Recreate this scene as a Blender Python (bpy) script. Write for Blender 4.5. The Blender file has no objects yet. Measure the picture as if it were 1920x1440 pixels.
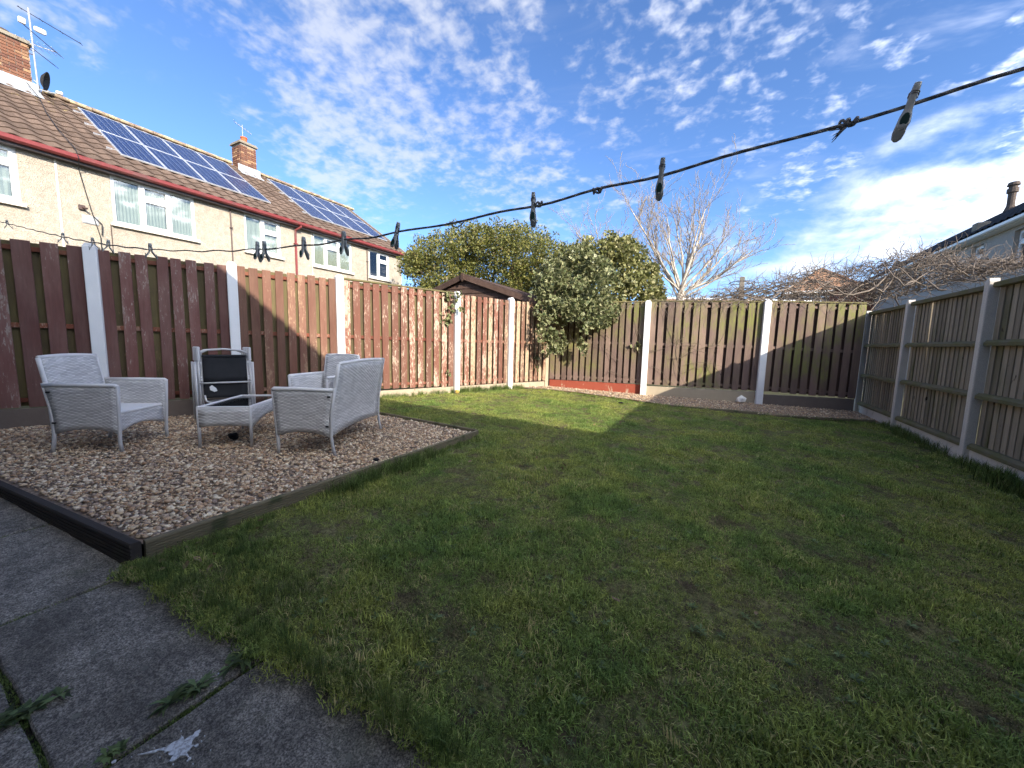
import bpy, bmesh, math, random
import numpy as np
from mathutils import Vector, Matrix, Euler

random.seed(7)
RNG = np.random.default_rng(11)
S = bpy.context.scene
COL = S.collection
R = math.radians
PI = math.pi

# ------------------------------------------------------------------ camera
# World axes: +y runs away from our own house (along the right fence), +x to the right, z up.
YAW, PITCH, ROLL, FOC, CAMZ = R(28.6), R(6.2), 0.024, 700.0, 1.2
CP = Vector((0, 0, CAMZ))
_fh = Vector((-math.sin(YAW), math.cos(YAW), 0)); _rh = Vector((math.cos(YAW), math.sin(YAW), 0)); _z = Vector((0, 0, 1))
CF = _fh * math.cos(PITCH) - _z * math.sin(PITCH)
_u0 = _fh * math.sin(PITCH) + _z * math.cos(PITCH)
CR = _rh * math.cos(ROLL) + _u0 * math.sin(ROLL)
CU = -_rh * math.sin(ROLL) + _u0 * math.cos(ROLL)
cam = bpy.data.cameras.new('camera'); camo = bpy.data.objects.new('camera', cam); COL.objects.link(camo)
cam.sensor_width = 36; cam.lens = 36 * FOC / 1920; cam.clip_start = 0.02; cam.clip_end = 3000
camo.matrix_world = Matrix(((CR.x, CU.x, -CF.x, CP.x), (CR.y, CU.y, -CF.y, CP.y), (CR.z, CU.z, -CF.z, CP.z), (0, 0, 0, 1)))
S.camera = camo
S.render.resolution_x, S.render.resolution_y = 1024, 768

def ray(px, py):
    return CF + CR * ((px - 960) / FOC) + CU * ((720 - py) / FOC)
def at(px, py, depth):                      # survey point seen at a pixel, at a horizontal distance ahead
    d = ray(px, py); return CP + d * (depth / d.dot(_fh))
def on_y(px, py, y):
    d = ray(px, py); return CP + d * ((y - CP.y) / d.y)
def gz(x, y):                               # the garden falls gently to the right
    x = min(max(x, -14), 9); y = min(max(y, -2), 14)
    return 0.008 * y - 0.0271 * x

# ------------------------------------------------------------------ sun, sky, exposure
SUNV = Vector((-2.0, 0.97, -1.0)).normalized()
sun = bpy.data.lights.new('sun', 'SUN'); suno = bpy.data.objects.new('sun', sun); COL.objects.link(suno)
sun.energy = 2.1; sun.angle = R(0.5); sun.color = (1.0, 0.92, 0.80)
suno.rotation_euler = SUNV.to_track_quat('-Z', 'Y').to_euler(); suno.location = (20, -10, 12)
SUN_EL = math.asin(-SUNV.z); SUN_AZ = math.atan2(-SUNV.x, -SUNV.y)

W = bpy.data.worlds.new('World'); S.world = W; W.use_nodes = True
def build_world():
    t = W.node_tree; n = t.nodes; L = t.links
    for x in list(n): n.remove(x)
    out = n.new('ShaderNodeOutputWorld'); bg = n.new('ShaderNodeBackground'); bg.inputs[1].default_value = 0.13
    sky = n.new('ShaderNodeTexSky'); sky.sky_type = 'NISHITA'; sky.sun_disc = False
    sky.sun_elevation = SUN_EL; sky.sun_rotation = SUN_AZ; sky.air_density = 0.85; sky.dust_density = 0.2; sky.ozone_density = 2.6
    tc = n.new('ShaderNodeTexCoord')
    def mth(op, a, b=None, clamp=False):
        m = n.new('ShaderNodeMath'); m.operation = op; m.use_clamp = clamp
        for i, v in enumerate((a, b)):
            if v is None: continue
            if hasattr(v, 'links'): L.new(v, m.inputs[i])
            else: m.inputs[i].default_value = v
        return m.outputs[0]
    def vm(op, a, b=None):
        m = n.new('ShaderNodeVectorMath'); m.operation = op
        for i, v in enumerate((a, b)):
            if v is None: continue
            if hasattr(v, 'links'): L.new(v, m.inputs[i])
            else: m.inputs[i].default_value = v
        return m
    d = vm('NORMALIZE', tc.outputs['Generated']).outputs[0]
    sp = n.new('ShaderNodeSeparateXYZ'); L.new(d, sp.inputs[0])
    zz = mth('ADD', mth('MAXIMUM', sp.outputs[2], 0.0), 0.16)
    cb = n.new('ShaderNodeCombineXYZ'); L.new(mth('DIVIDE', sp.outputs[0], zz), cb.inputs[0]); L.new(mth('DIVIDE', sp.outputs[1], zz), cb.inputs[1])
    P = cb.outputs[0]
    def noise(v, sc, det, ro, dist=0.0):
        m = n.new('ShaderNodeTexNoise'); L.new(v, m.inputs['Vector']); m.inputs['Scale'].default_value = sc
        m.inputs['Detail'].default_value = det; m.inputs['Roughness'].default_value = ro; m.inputs['Distortion'].default_value = dist
        return m.outputs[0]
    def sm(v, a, b):
        m = n.new('ShaderNodeMapRange'); m.interpolation_type = 'SMOOTHSTEP'; L.new(v, m.inputs[0])
        m.inputs[1].default_value = a; m.inputs[2].default_value = b; return m.outputs[0]
    def blobs(lst):
        acc = None
        for px, py, rad, s in lst:
            c = ray(px, py).normalized()
            dp = vm('DOT_PRODUCT', d, tuple(c)).outputs['Value']
            b = mth('MULTIPLY', sm(dp, math.cos(R(rad)), math.cos(R(rad * 0.25))), s)
            acc = b if acc is None else mth('MAXIMUM', acc, b)
        return acc
    big = noise(P, 1.5, 3, 0.55)
    # fine mackerel ripples
    mac0 = blobs([(690, 190, 16, 1.0), (830, 60, 16, 0.85), (610, 290, 9, .9), (700, 330, 7, .8), (900, 230, 15, .8), (1020, 320, 7, 0.65), (1180, 110, 17, .62), (560, 90, 9, .75), (1500, 120, 16, .5), (1420, 200, 11, .55), (1200, 240, 10, .45)])
    mac = mth('MAXIMUM', mac0, mth('MULTIPLY', sm(big, 0.38, 0.58), 0.62))
    cell = noise(P, 9.5, 4, 0.55, 0.15)
    rip = noise(P, 24.0, 3, 0.55, 0.25)
    mix = mth('ADD', mth('MULTIPLY', cell, 0.62), mth('MULTIPLY', rip, 0.38))
    thr = mth('ADD', mix, mth('MULTIPLY', mth('SUBTRACT', mac, 0.62), 0.30))
    thr = mth('ADD', thr, mth('MULTIPLY', mth('SUBTRACT', big, 0.5), 0.22))
    c1 = mth('MULTIPLY', sm(thr, 0.45, 0.74), mth('MINIMUM', mth('MULTIPLY', mac, 1.6), 1.0))
    c1 = mth('MULTIPLY', c1, 0.54)
    # soft bank low on the right
    bank = blobs([(1760, 440, 15, .80), (1910, 410, 12, .86), (1580, 470, 13, 0.70), (1440, 470, 10, 0.6), (1640, 400, 10, .6), (1640, 15, 7, .45)])
    z2 = mth('ADD', mth('MAXIMUM', sp.outputs[2], 0.0), 0.42); cb2 = n.new('ShaderNodeCombineXYZ'); L.new(mth('DIVIDE', sp.outputs[0], z2), cb2.inputs[0]); L.new(mth('DIVIDE', sp.outputs[1], z2), cb2.inputs[1]); L.new(mth('MULTIPLY', sp.outputs[2], 1.6), cb2.inputs[2])
    puff = noise(cb2.outputs[0], 5.2, 6, 0.56, 0.2)
    c2 = mth('MULTIPLY', sm(mth('ADD', puff, mth('MULTIPLY', mth('SUBTRACT', bank, 0.55), 0.42)), 0.40, 0.84), mth('MINIMUM', mth('MULTIPLY', bank, 1.4), 1.0))
    c2 = mth('MULTIPLY', c2, 0.66)
    # thin veil and loose wisps everywhere
    wisp = noise(vm('MULTIPLY', P, (1.0, 2.6, 1.0)).outputs[0], 1.7, 5, 0.6, 0.7)
    c3 = mth('MULTIPLY', sm(wisp, 0.54, 0.86), 0.17)
    cl = mth('MAXIMUM', mth('MAXIMUM', c1, c2), c3)
    tint = n.new('ShaderNodeMix'); tint.data_type = 'RGBA'; tint.blend_type = 'MULTIPLY'; tint.inputs[0].default_value = 1
    L.new(sky.outputs[0], tint.inputs[6]); tint.inputs[7].default_value = (0.33, 0.402, 0.505, 1)
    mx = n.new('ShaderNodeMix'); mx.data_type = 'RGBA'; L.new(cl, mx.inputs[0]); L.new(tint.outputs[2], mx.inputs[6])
    # cloud glow towards the sun behind the camera, boosted to brighten the shade
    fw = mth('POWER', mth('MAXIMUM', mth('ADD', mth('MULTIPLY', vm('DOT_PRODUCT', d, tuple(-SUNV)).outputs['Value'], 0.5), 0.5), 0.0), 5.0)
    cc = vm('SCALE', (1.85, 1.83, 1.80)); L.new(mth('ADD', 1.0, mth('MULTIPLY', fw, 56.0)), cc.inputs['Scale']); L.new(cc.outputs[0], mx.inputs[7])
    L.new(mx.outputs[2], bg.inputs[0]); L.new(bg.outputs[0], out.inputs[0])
build_world()
vs = S.view_settings
vs.view_transform = 'Standard'; vs.look = 'None'; vs.gamma = 1.0; vs.exposure = 2.2; vs.use_curve_mapping = False

# ------------------------------------------------------------------ node material helper
class NT:
    def __init__(s, name, rough=0.8, spec=0.3, metal=0.0):
        s.m = bpy.data.materials.new(name); s.m.use_nodes = True; s.t = s.m.node_tree; s.n = s.t.nodes; s.L = s.t.links
        s.b = s.n['Principled BSDF']; s.b.inputs['Roughness'].default_value = rough
        s.b.inputs['Specular IOR Level'].default_value = spec; s.b.inputs['Metallic'].default_value = metal
        s._tc = None
    def put(s, sock, v):
        if hasattr(v, 'links'): s.L.new(v, sock)
        elif isinstance(v, (tuple, list)) and len(v) == 3 and sock.type == 'RGBA': sock.default_value = (*v, 1)
        else: sock.default_value = v
    def co(s, kind='Object'):
        if kind == 'Position': return s.n.new('ShaderNodeNewGeometry').outputs['Position']
        return s.n.new('ShaderNodeTexCoord').outputs[kind]
    def rnd(s): return s.n.new('ShaderNodeObjectInfo').outputs['Random']
    def isl(s): return s.n.new('ShaderNodeNewGeometry').outputs['Random Per Island']
    def math(s, op, a, b=None, clamp=False):
        m = s.n.new('ShaderNodeMath'); m.operation = op; m.use_clamp = clamp
        s.put(m.inputs[0], a)
        if b is not None: s.put(m.inputs[1], b)
        return m.outputs[0]
    def vec(s, v, scale=(1, 1, 1), loc=None, offs=None):
        m = s.n.new('ShaderNodeMapping'); s.L.new(v, m.inputs[0]); m.inputs['Scale'].default_value = scale
        if loc: m.inputs['Location'].default_value = loc
        o = m.outputs[0]
        if offs is not None:
            a = s.n.new('ShaderNodeVectorMath'); a.operation = 'ADD'; s.L.new(o, a.inputs[0])
            k = s.n.new('ShaderNodeCombineXYZ'); q = s.math('MULTIPLY', offs, 37.0)
            for i in range(3): s.L.new(q, k.inputs[i])
            s.L.new(k.outputs[0], a.inputs[1]); o = a.outputs[0]
        return o
    def noise(s, v, sc, det=4, ro=0.55, dist=0.0):
        m = s.n.new('ShaderNodeTexNoise'); s.L.new(v, m.inputs['Vector']); m.inputs['Scale'].default_value = sc
        m.inputs['Detail'].default_value = det; m.inputs['Roughness'].default_value = ro; m.inputs['Distortion'].default_value = dist
        return m.outputs[0]
    def voro(s, v, sc, out='Distance'):
        m = s.n.new('ShaderNodeTexVoronoi'); s.L.new(v, m.inputs['Vector']); m.inputs['Scale'].default_value = sc
        return m.outputs[out]
    def ramp(s, f, stops, interp='LINEAR'):
        m = s.n.new('ShaderNodeValToRGB'); s.put(m.inputs[0], f); e = m.color_ramp.elements; m.color_ramp.interpolation = interp
        while len(e) < len(stops): e.new(0.5)
        for i, (p, c) in enumerate(stops):
            e[i].position = p; e[i].color = (*c, 1) if isinstance(c, (tuple, list)) else (c, c, c, 1)
        return m.outputs[0]
    def step(s, f, a, b):
        m = s.n.new('ShaderNodeMapRange'); s.put(m.inputs[0], f); m.inputs[1].default_value = a; m.inputs[2].default_value = b
        m.interpolation_type = 'SMOOTHSTEP'; return m.outputs[0]
    def mix(s, f, a, b, mode='MIX'):
        m = s.n.new('ShaderNodeMix'); m.data_type = 'RGBA'; m.blend_type = mode
        s.put(m.inputs[0], f); s.put(m.inputs[6], a); s.put(m.inputs[7], b); return m.outputs[2]
    def val(s, c, f, lo, hi):                      # brightness varied between lo and hi by f
        g = s.ramp(f, [(0, (lo, lo, lo)), (1, (hi, hi, hi))]); return s.mix(1.0, c, g, 'MULTIPLY')
    def sep(s, v):
        m = s.n.new('ShaderNodeSeparateXYZ'); s.L.new(v, m.inputs[0]); return m.outputs
    def bump(s, h, st=0.4, dist=0.01):
        m = s.n.new('ShaderNodeBump'); m.inputs['Strength'].default_value = st; m.inputs['Distance'].default_value = dist
        s.L.new(h, m.inputs['Height']); s.L.new(m.outputs[0], s.b.inputs['Normal'])
    def col(s, c): s.put(s.b.inputs['Base Color'], c); return s
    def rough(s, c): s.put(s.b.inputs['Roughness'], c); return s

MAT = {}
def simple(name, col, rough=0.7, spec=0.3, metal=0.0, var=0.15, scale=6.0, bump=0.0, bscale=60.0):
    t = NT(name, rough, spec, metal); o = t.co('Object')
    c = t.val(col, t.noise(t.vec(o, offs=t.rnd()), scale, 4), 1 - var, 1 + var)
    t.col(c)
    if bump: t.bump(t.noise(o, bscale, 3), bump, 0.01)
    MAT[name] = t.m; return t

def mk_mats():
    # painted fence boards; peel = how much bare timber shows
    def painted(name, paint, paint2, bare, peel, algae=0.0):
        t = NT(name, 0.75, 0.25); o = t.co('Object'); r = t.rnd()
        g = t.vec(o, (1, 1, 0.07), offs=r)
        grain = t.noise(g, 60, 4, 0.6); fine = t.noise(t.vec(o, (1, 1, 0.05), offs=r), 190, 3, 0.6)
        big = t.noise(t.vec(o, (1.6, 1.6, .5), offs=r), 2.6, 4, 0.6)
        c = t.mix(t.step(big, 0.35, 0.7), paint, paint2)
        c = t.val(c, grain, 0.72, 1.25); c = t.val(c, r, 0.74, 1.22)
        b = t.val(t.mix(fine, bare, tuple(x * 0.62 for x in bare)), t.noise(g, 9, 3), 0.75, 1.2)
        fl = t.noise(t.vec(o, (1, 1, .25), offs=r), 52, 5, 0.7, 0.5)
        m = t.math('ADD', t.math('MULTIPLY', fl, 0.62), t.math('MULTIPLY', big, 0.38))
        m = t.math('ADD', m, t.math('MULTIPLY', t.math('SUBTRACT', r, 0.5), 0.10))
        k = t.step(m, 0.66 - peel, 0.70 - peel)
        c = t.mix(k, c, b)
        if algae:
            z = t.sep(o)[2]
            pn = t.noise(t.co('Position'), 1.1, 4, 0.6)
            am = t.step(t.math('ADD', t.math('MULTIPLY', pn, 1.25), t.math('MULTIPLY', z, 0.14)), 0.66, 0.98)
            am = t.math('MULTIPLY', am, t.math('MULTIPLY', t.step(t.noise(t.vec(o, (1, 1, .25), offs=r), 26, 4), 0.25, 0.62), algae))
            c = t.mix(am, c, (0.185, 0.182, 0.055))
        t.col(c); t.bump(t.math('ADD', t.math('MULTIPLY', fine, 0.6), t.math('MULTIPLY', k, -0.5)), 0.35, 0.004)
        MAT[name] = t.m
    painted('board_redbrown', (0.145, 0.064, 0.053), (0.195, 0.108, 0.088), (0.40, 0.31, 0.26), 0.075)
    painted('board_warm', (0.155, 0.070, 0.047), (0.195, 0.105, 0.070), (0.38, 0.24, 0.15), 0.08)
    painted('board_peeling', (0.165, 0.068, 0.045), (0.19, 0.10, 0.070), (0.56, 0.42, 0.31), 0.125)
    painted('board_bare', (0.20, 0.10, 0.065), (0.22, 0.13, 0.09), (0.50, 0.37, 0.24), 0.18)
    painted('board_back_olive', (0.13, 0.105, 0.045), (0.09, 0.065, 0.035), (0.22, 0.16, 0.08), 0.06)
    painted('rail_red', (0.14, 0.040, 0.022), (0.20, 0.08, 0.045), (0.36, 0.23, 0.16), 0.09)
    painted('board_plum', (0.170, 0.112, 0.092), (0.215, 0.148, 0.112), (0.30, 0.23, 0.16), 0.02, 1.0)
    painted('cap_green', (0.16, 0.135, 0.055), (0.13, 0.11, 0.05), (0.26, 0.21, 0.11), 0.1, 0.6)
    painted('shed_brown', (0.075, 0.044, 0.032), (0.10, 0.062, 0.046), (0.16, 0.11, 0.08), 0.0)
    # weathered unpainted boards
    t = NT('board_weathered', 0.85, 0.2); o = t.co('Object'); r = t.rnd(); g = t.vec(o, (1, 1, .05), offs=r)
    f = t.noise(g, 70, 4, 0.6)
    c = t.mix(f, (0.165, 0.134, 0.094), (0.38, 0.32, 0.235)); c = t.val(c, r, 0.68, 1.25)
    c = t.mix(t.step(t.noise(t.vec(o, (1, 1, .3), offs=r), 2.2, 4, .6), 0.5, 0.72), c, (0.12, 0.115, 0.052))
    c = t.mix(t.step(t.noise(t.vec(o, (1, 1, .6), offs=r), 11, 2), 0.70, 0.76), c, (0.06, 0.045, 0.03))
    t.col(c); t.bump(f, 0.5, 0.004); MAT['board_weathered'] = t.m
    t = NT('rail_mossy', 0.9, 0.15); o = t.co('Object'); r = t.rnd(); f = t.noise(t.vec(o, (.06, 1, 1), offs=r), 60, 4, .6)
    c = t.mix(f, (0.11, 0.095, 0.055), (0.20, 0.18, 0.12)); c = t.mix(t.step(t.noise(o, 6, 4), .42, .62), c, (0.135, 0.128, 0.062))
    t.col(c); t.bump(f, .4, .004); MAT['rail_mossy'] = t.m
    # concrete
    def concrete(name, a, b, sp=0.5, bump=0.35, stain=None):
        t = NT(name, 0.9, 0.2); o = t.vec(t.co('Object'), offs=t.rnd())
        n1 = t.noise(o, 5, 5, .6); n2 = t.noise(o, 140, 2, .6)
        c = t.mix(n1, a, b); c = t.val(c, n2, 1 - sp * .5, 1 + sp * .5)
        if stain: c = t.mix(t.step(t.noise(t.vec(o, (1, 1, .4)), 6, 5, .65), stain[1], stain[1] + .1), c, stain[0])
        t.col(c); t.bump(n2, bump, .004); MAT[name] = t.m
    concrete('post_white', (0.70, 0.70, 0.69), (0.80, 0.79, 0.77), 0.12, 0.5, ((0.45, 0.42, 0.38), 0.66))
    concrete('post_concrete', (0.50, 0.455, 0.39), (0.67, 0.61, 0.53), 0.8, 0.4)
    concrete('gravel_board_bare', (0.30, 0.245, 0.17), (0.42, 0.35, 0.25), 0.2, 0.3, ((0.27, 0.10, 0.06), 0.64))
    concrete('gravel_board_red', (0.24, 0.052, 0.032), (0.33, 0.085, 0.048), 0.15, 0.3, ((0.42, 0.33, 0.23), 0.58))
    concrete('gravel_board_dull', (0.13, 0.10, 0.085), (0.20, 0.165, 0.135), 0.2, 0.3, ((0.22, 0.07, 0.05), 0.66))
    concrete('gravel_board_white', (0.50, 0.46, 0.40), (0.70, 0.65, 0.57), 0.25, 0.4, ((0.22, 0.20, 0.15), 0.60))
    # patio slab
    t = NT('slab', 0.85, 0.25); p = t.co('Position'); o = t.vec(p, offs=t.rnd())
    n1 = t.noise(p, 1.8, 5, .6); n2 = t.noise(p, 170, 3, .75); n3 = t.noise(p, 48, 4, .65)
    c = t.mix(n1, (0.165, 0.146, 0.120), (0.265, 0.236, 0.195)); c = t.val(c, t.step(n3, .32, .68), .66, 1.34); c = t.val(c, t.step(n2, .38, .64), .42, 1.6); c = t.val(c, t.step(t.noise(p, 7, 5, .7), .3, .7), .72, 1.25)
    c = t.mix(t.math('MULTIPLY', t.step(t.noise(p, 2.6, 4, .6), .56, .75), .5), c, (0.088, 0.090, 0.050))
    v = t.voro(p, 24); c = t.mix(t.math('MULTIPLY', t.step(v, .11, .05), t.step(t.noise(p, 9, 2), .54, .6)), c, (0.30, 0.29, 0.27))
    c = t.mix(t.step(t.voro(t.vec(p, (1, 1, 1), (3, 7, 0)), 6.5), .085, .045), c, (0.19, 0.18, 0.145))
    c = t.mix(t.step(t.noise(p, 11, 5, .7), .70, .76), c, (0.035, 0.032, 0.030))
    c = t.mix(t.math('MULTIPLY', t.step(t.noise(p, 1.1, 5, .65, .8), .52, .66), .45), c, (0.07, 0.062, 0.05)); t.col(t.val(c, t.rnd(), .82, 1.14)); t.bump(t.math('ADD', n3, n2), .7, .005); MAT['slab'] = t.m
    simple('joint_soil', (0.028, 0.024, 0.018), .95, .1, 0, .5, 40, .8, 120)
    # timber edging
    for nm, a, b in (('edging_dark', (0.030, 0.026, 0.024), (0.062, 0.052, 0.046)), ('edging_pale', (0.12, 0.10, 0.062), (0.21, 0.175, 0.11))):
        t = NT(nm, .85, .2); o = t.co('Object'); f = t.noise(t.vec(o, (.05, 1, 1)), 55, 4, .65)
        c = t.mix(f, a, b); c = t.mix(t.step(t.noise(o, 5, 4), .55, .7), c, (0.075, 0.08, 0.04) if 'pale' in nm else (0.05, .046, .036))
        t.col(c); t.bump(f, .6, .005); MAT[nm] = t.m
    # soil and turf under the blades
    t = NT('turf', .95, .1); p = t.co('Position'); n1 = t.noise(p, 1.4, 5, .6); n2 = t.noise(p, 35, 4, .65)
    c = t.mix(t.step(n1, .38, .62), (0.11, 0.125, 0.042), (0.17, 0.155, 0.068)); c = t.val(c, t.step(n2, .3, .7), .35, 1.4)
    c = t.mix(t.step(t.noise(p, 16, 5, .7), .5, .62), c, (0.075, 0.055, 0.036)); t.col(c); t.bump(n2, .8, .02); MAT['turf'] = t.m
    t = NT('gravel_bed', .9, .2); p = t.co('Position'); c = t.mix(t.voro(p, 60, 'Color'), (0.14, 0.10, 0.07), (0.30, 0.225, 0.165)); t.col(c); t.bump(t.voro(p, 60), .8, .01); MAT['gravel_bed'] = t.m
    t = NT('pebble', .65, .35); r = t.rnd(); o = t.co('Object')
    c = t.ramp(r, [(0, (0.46, 0.35, 0.245)), (.16, (0.30, 0.19, 0.12)), (.3, (0.52, 0.43, 0.33)), (.42, (0.25, 0.185, 0.15)), (.54, (0.40, 0.265, 0.17)), (.66, (0.60, 0.52, 0.42)), (.74, (0.34, 0.255, 0.195)), (.86, (0.47, 0.35, 0.245)), (.97, (0.17, 0.135, 0.115))], 'CONSTANT')
    c = t.val(c, t.noise(t.vec(o, offs=r), 1.4, 3), .9, 1.6); c = t.mix(1.0, c, (1.08, 1.06, .96), 'MULTIPLY'); t.col(c); MAT['pebble'] = t.m
    # grass
    def grass(name, cols, straw, amt):
        t = NT(name, .55, .25); p = t.co('Position'); r = t.rnd(); i = t.isl()
        n1 = t.noise(p, .85, 4, .6); n2 = t.noise(p, 5.5, 4, .6)
        c = t.mix(t.step(n1, .40, .60), cols[0], cols[1]); c = t.mix(t.step(n2, .40, .65), c, cols[2])
        k = t.math('ADD', t.math('MULTIPLY', n2, .55), t.math('MULTIPLY', i, .45)); k = t.math('ADD', k, t.math('MULTIPLY', t.math('SUBTRACT', n1, .5), .35))
        c = t.mix(t.step(k, amt, amt + .12), c, straw)
        c = t.val(c, i, .42, 1.95); c = t.val(c, r, .8, 1.35); t.col(c)
        tr = t.n.new('ShaderNodeBsdfTranslucent'); t.L.new(c, tr.inputs[0]); mx = t.n.new('ShaderNodeMixShader'); mx.inputs[0].default_value = .42
        t.L.new(t.b.outputs[0], mx.inputs[1]); t.L.new(tr.outputs[0], mx.inputs[2]); t.L.new(mx.outputs[0], t.n['Material Output'].inputs[0]); MAT[name] = t.m
    grass('grass', [(0.135, 0.20, 0.052), (0.285, 0.305, 0.074), (0.20, 0.27, 0.062)], (0.30, 0.25, 0.115), .64)
    grass('thatch', [(0.16, 0.135, 0.07), (0.22, 0.18, 0.09), (0.13, 0.12, 0.05)], (0.11, 0.085, 0.05), .60)
    grass('grass_long', [(0.085, 0.13, 0.033), (0.11, 0.155, 0.04), (0.13, 0.16, 0.045)], (0.32, 0.28, 0.16), .72)
    grass('weed_leaf', [(0.10, 0.135, 0.055), (0.11, 0.145, 0.05), (0.09, 0.125, 0.055)], (0.12, 0.13, 0.05), .75)
    # foliage
    def leaf(name, stops, tr=.28, rough=.45, spec=.35):
        t = NT(name, rough, spec); i = t.isl(); c = t.ramp(i, stops, 'LINEAR'); p = t.co('Position'); c = t.val(c, t.noise(p, 1.3, 3), .75, 1.25); t.col(c)
        b = t.n.new('ShaderNodeBsdfTranslucent'); t.L.new(c, b.inputs[0]); mx = t.n.new('ShaderNodeMixShader'); mx.inputs[0].default_value = tr
        t.L.new(t.b.outputs[0], mx.inputs[1]); t.L.new(b.outputs[0], mx.inputs[2]); t.L.new(mx.outputs[0], t.n['Material Output'].inputs[0]); MAT[name] = t.m
    leaf('leaf_evergreen', [(0, (0.06, 0.072, 0.018)), (.35, (0.115, 0.125, 0.030)), (.7, (0.185, 0.18, 0.042)), (.9, (0.28, 0.25, 0.075)), (1, (0.20, 0.14, 0.07))])
    leaf('leaf_shrub', [(0, (0.08, 0.09, 0.028)), (.4, (0.16, 0.165, 0.05)), (.75, (0.27, 0.255, 0.095)), (1, (0.42, 0.38, 0.19))])
    leaf('leaf_ivy_rim', [(0, (0.26, 0.27, 0.12)), (.5, (0.44, 0.42, 0.225)), (1, (0.10, 0.125, 0.045))])
    leaf('leaf_ivy_mid', [(0, (0.05, 0.075, 0.028)), (.5, (0.105, 0.135, 0.052)), (1, (0.18, 0.20, 0.085))])
    leaf('dry_litter', [(0, (0.20, 0.12, 0.06)), (1, (0.32, 0.22, 0.12))], .1)
    simple('bark_pale', (0.42, 0.365, 0.295), .85, .2, 0, .35, 6, .5, 30)
    simple('bark_twig', (0.29, 0.24, 0.19), .85, .2, 0, .3, 3)
    simple('vine_stem', (0.185, 0.148, 0.118), .85, .2, 0, .5, 2.5)
    simple('bark_dark', (0.11, 0.085, 0.06), .9, .2, 0, .4, 6)
    # house
    t = NT('render_wall', .95, .1); p = t.co('Position'); n1 = t.noise(p, .7, 4, .6); n2 = t.noise(p, 42, 3, .6); n3 = t.voro(p, 60)
    n4 = t.noise(p, 9, 4, .65)
    c = t.mix(n1, (0.365, 0.315, 0.262), (0.45, 0.392, 0.33)); c = t.val(c, t.step(n2, .3, .7), .82, 1.12); c = t.val(c, t.step(n4, .3, .7), .87, 1.09); c = t.mix(1.0, c, (1.0, 1.0, .95), 'MULTIPLY'); c = t.val(c, t.noise(t.vec(p, (1, .35, 1)), 5, 4, .6), .85, 1.15)
    c = t.mix(t.step(t.noise(t.vec(p, (1, 1, .15)), 2.4, 4, .6), .60, .82), c, (0.40, 0.33, 0.23))
    t.col(c); t.bump(t.math('ADD', n2, n3), .8, .014); MAT['render_wall'] = t.m
    t = NT('render_grey', .95, .1); p = t.co('Position'); c = t.val(t.mix(t.noise(p, .9, 4), (0.36, 0.325, 0.285), (0.44, 0.40, 0.35)), t.noise(p, 22, 3, .6), .82, 1.15); t.col(c); t.bump(t.noise(p, 60, 3), .8, .02); MAT['render_grey'] = t.m
    t = NT('roof_tile', .9, .15); p = t.co('Position'); r = t.rnd(); c = t.mix(t.noise(p, 3.2, 4, .6), (0.098, 0.066, 0.049), (0.150, 0.106, 0.080)); c = t.val(c, r, .8, 1.2); c = t.val(c, t.isl(), .85, 1.15)
    lich = t.noise(p, 5.2, 4, .7); c = t.mix(t.math('MULTIPLY', t.step(lich, .60, .68), t.step(t.sep(p)[2], 6.55, 7.35)), c, (0.40, 0.31, 0.12)); t.col(c); t.bump(t.noise(p, 50, 3), .4, .01); MAT['roof_tile'] = t.m
    t = NT('ridge_tile', .9, .15); p = t.co('Position'); c = t.mix(t.step(t.noise(p, 4.5, 4, .65), .42, .62), (0.21, 0.155, 0.11), (0.40, 0.33, 0.19)); t.col(c); MAT['ridge_tile'] = t.m
    t = NT('roof_dark', .85, .2); p = t.co('Position'); c = t.val((0.040, 0.040, 0.046), t.noise(p, 4, 4), .7, 1.35); t.col(t.val(c, t.rnd(), .8, 1.2)); MAT['roof_dark'] = t.m
    t = NT('roof_orange', .9, .15); p = t.co('Position'); c = t.mix(t.noise(p, 2.5, 4), (0.25, 0.13, 0.075), (0.34, 0.20, 0.12)); t.col(t.val(c, t.isl(), .8, 1.2)); MAT['roof_orange'] = t.m
    t = NT('brick', .9, .15); r = t.rnd(); p = t.co('Position'); c = t.ramp(r, [(0, (0.155, 0.070, 0.045)), (.3, (0.20, 0.095, 0.058)), (.6, (0.13, 0.062, 0.046)), (.85, (0.24, 0.135, 0.080)), (1, (0.36, 0.21, 0.115))]); c = t.val(c, t.noise(p, 18, 4, .65), .65, 1.3); t.col(c); t.bump(t.noise(p, 60, 3), .5, .01); MAT['brick'] = t.m
    t = NT('brick_far', .9, .15); p = t.co('Position'); c = t.val((0.30, 0.105, 0.060), t.noise(p, 6, 4), .7, 1.3); t.col(c); MAT['brick_far'] = t.m
    simple('mortar', (0.26, 0.225, 0.185), .95, .1, 0, .25, 8)
    simple('chimney_cap', (0.23, 0.20, 0.155), .95, .1, 0, .3, 5)
    simple('terracotta', (0.40, 0.115, 0.045), .8, .2, 0, .2, 6)
    simple('pot_dark', (0.10, 0.075, 0.06), .85, .2, 0, .25, 6)
    simple('lead', (0.33, 0.34, 0.35), .6, .4, 0, .35, 4)
    simple('upvc', (0.80, 0.80, 0.78), .35, .5, 0, .05, 2)
    simple('sill_stone', (0.66, 0.62, 0.54), .8, .2, 0, .12, 4)
    t = NT('pane', .06, .5); MAT['pane'] = t.m
    tr = t.n.new('ShaderNodeBsdfTransparent'); tr.inputs[0].default_value = (.86, .9, .88, 1); gl = t.n.new('ShaderNodeBsdfGlossy'); gl.inputs['Roughness'].default_value = .03
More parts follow.
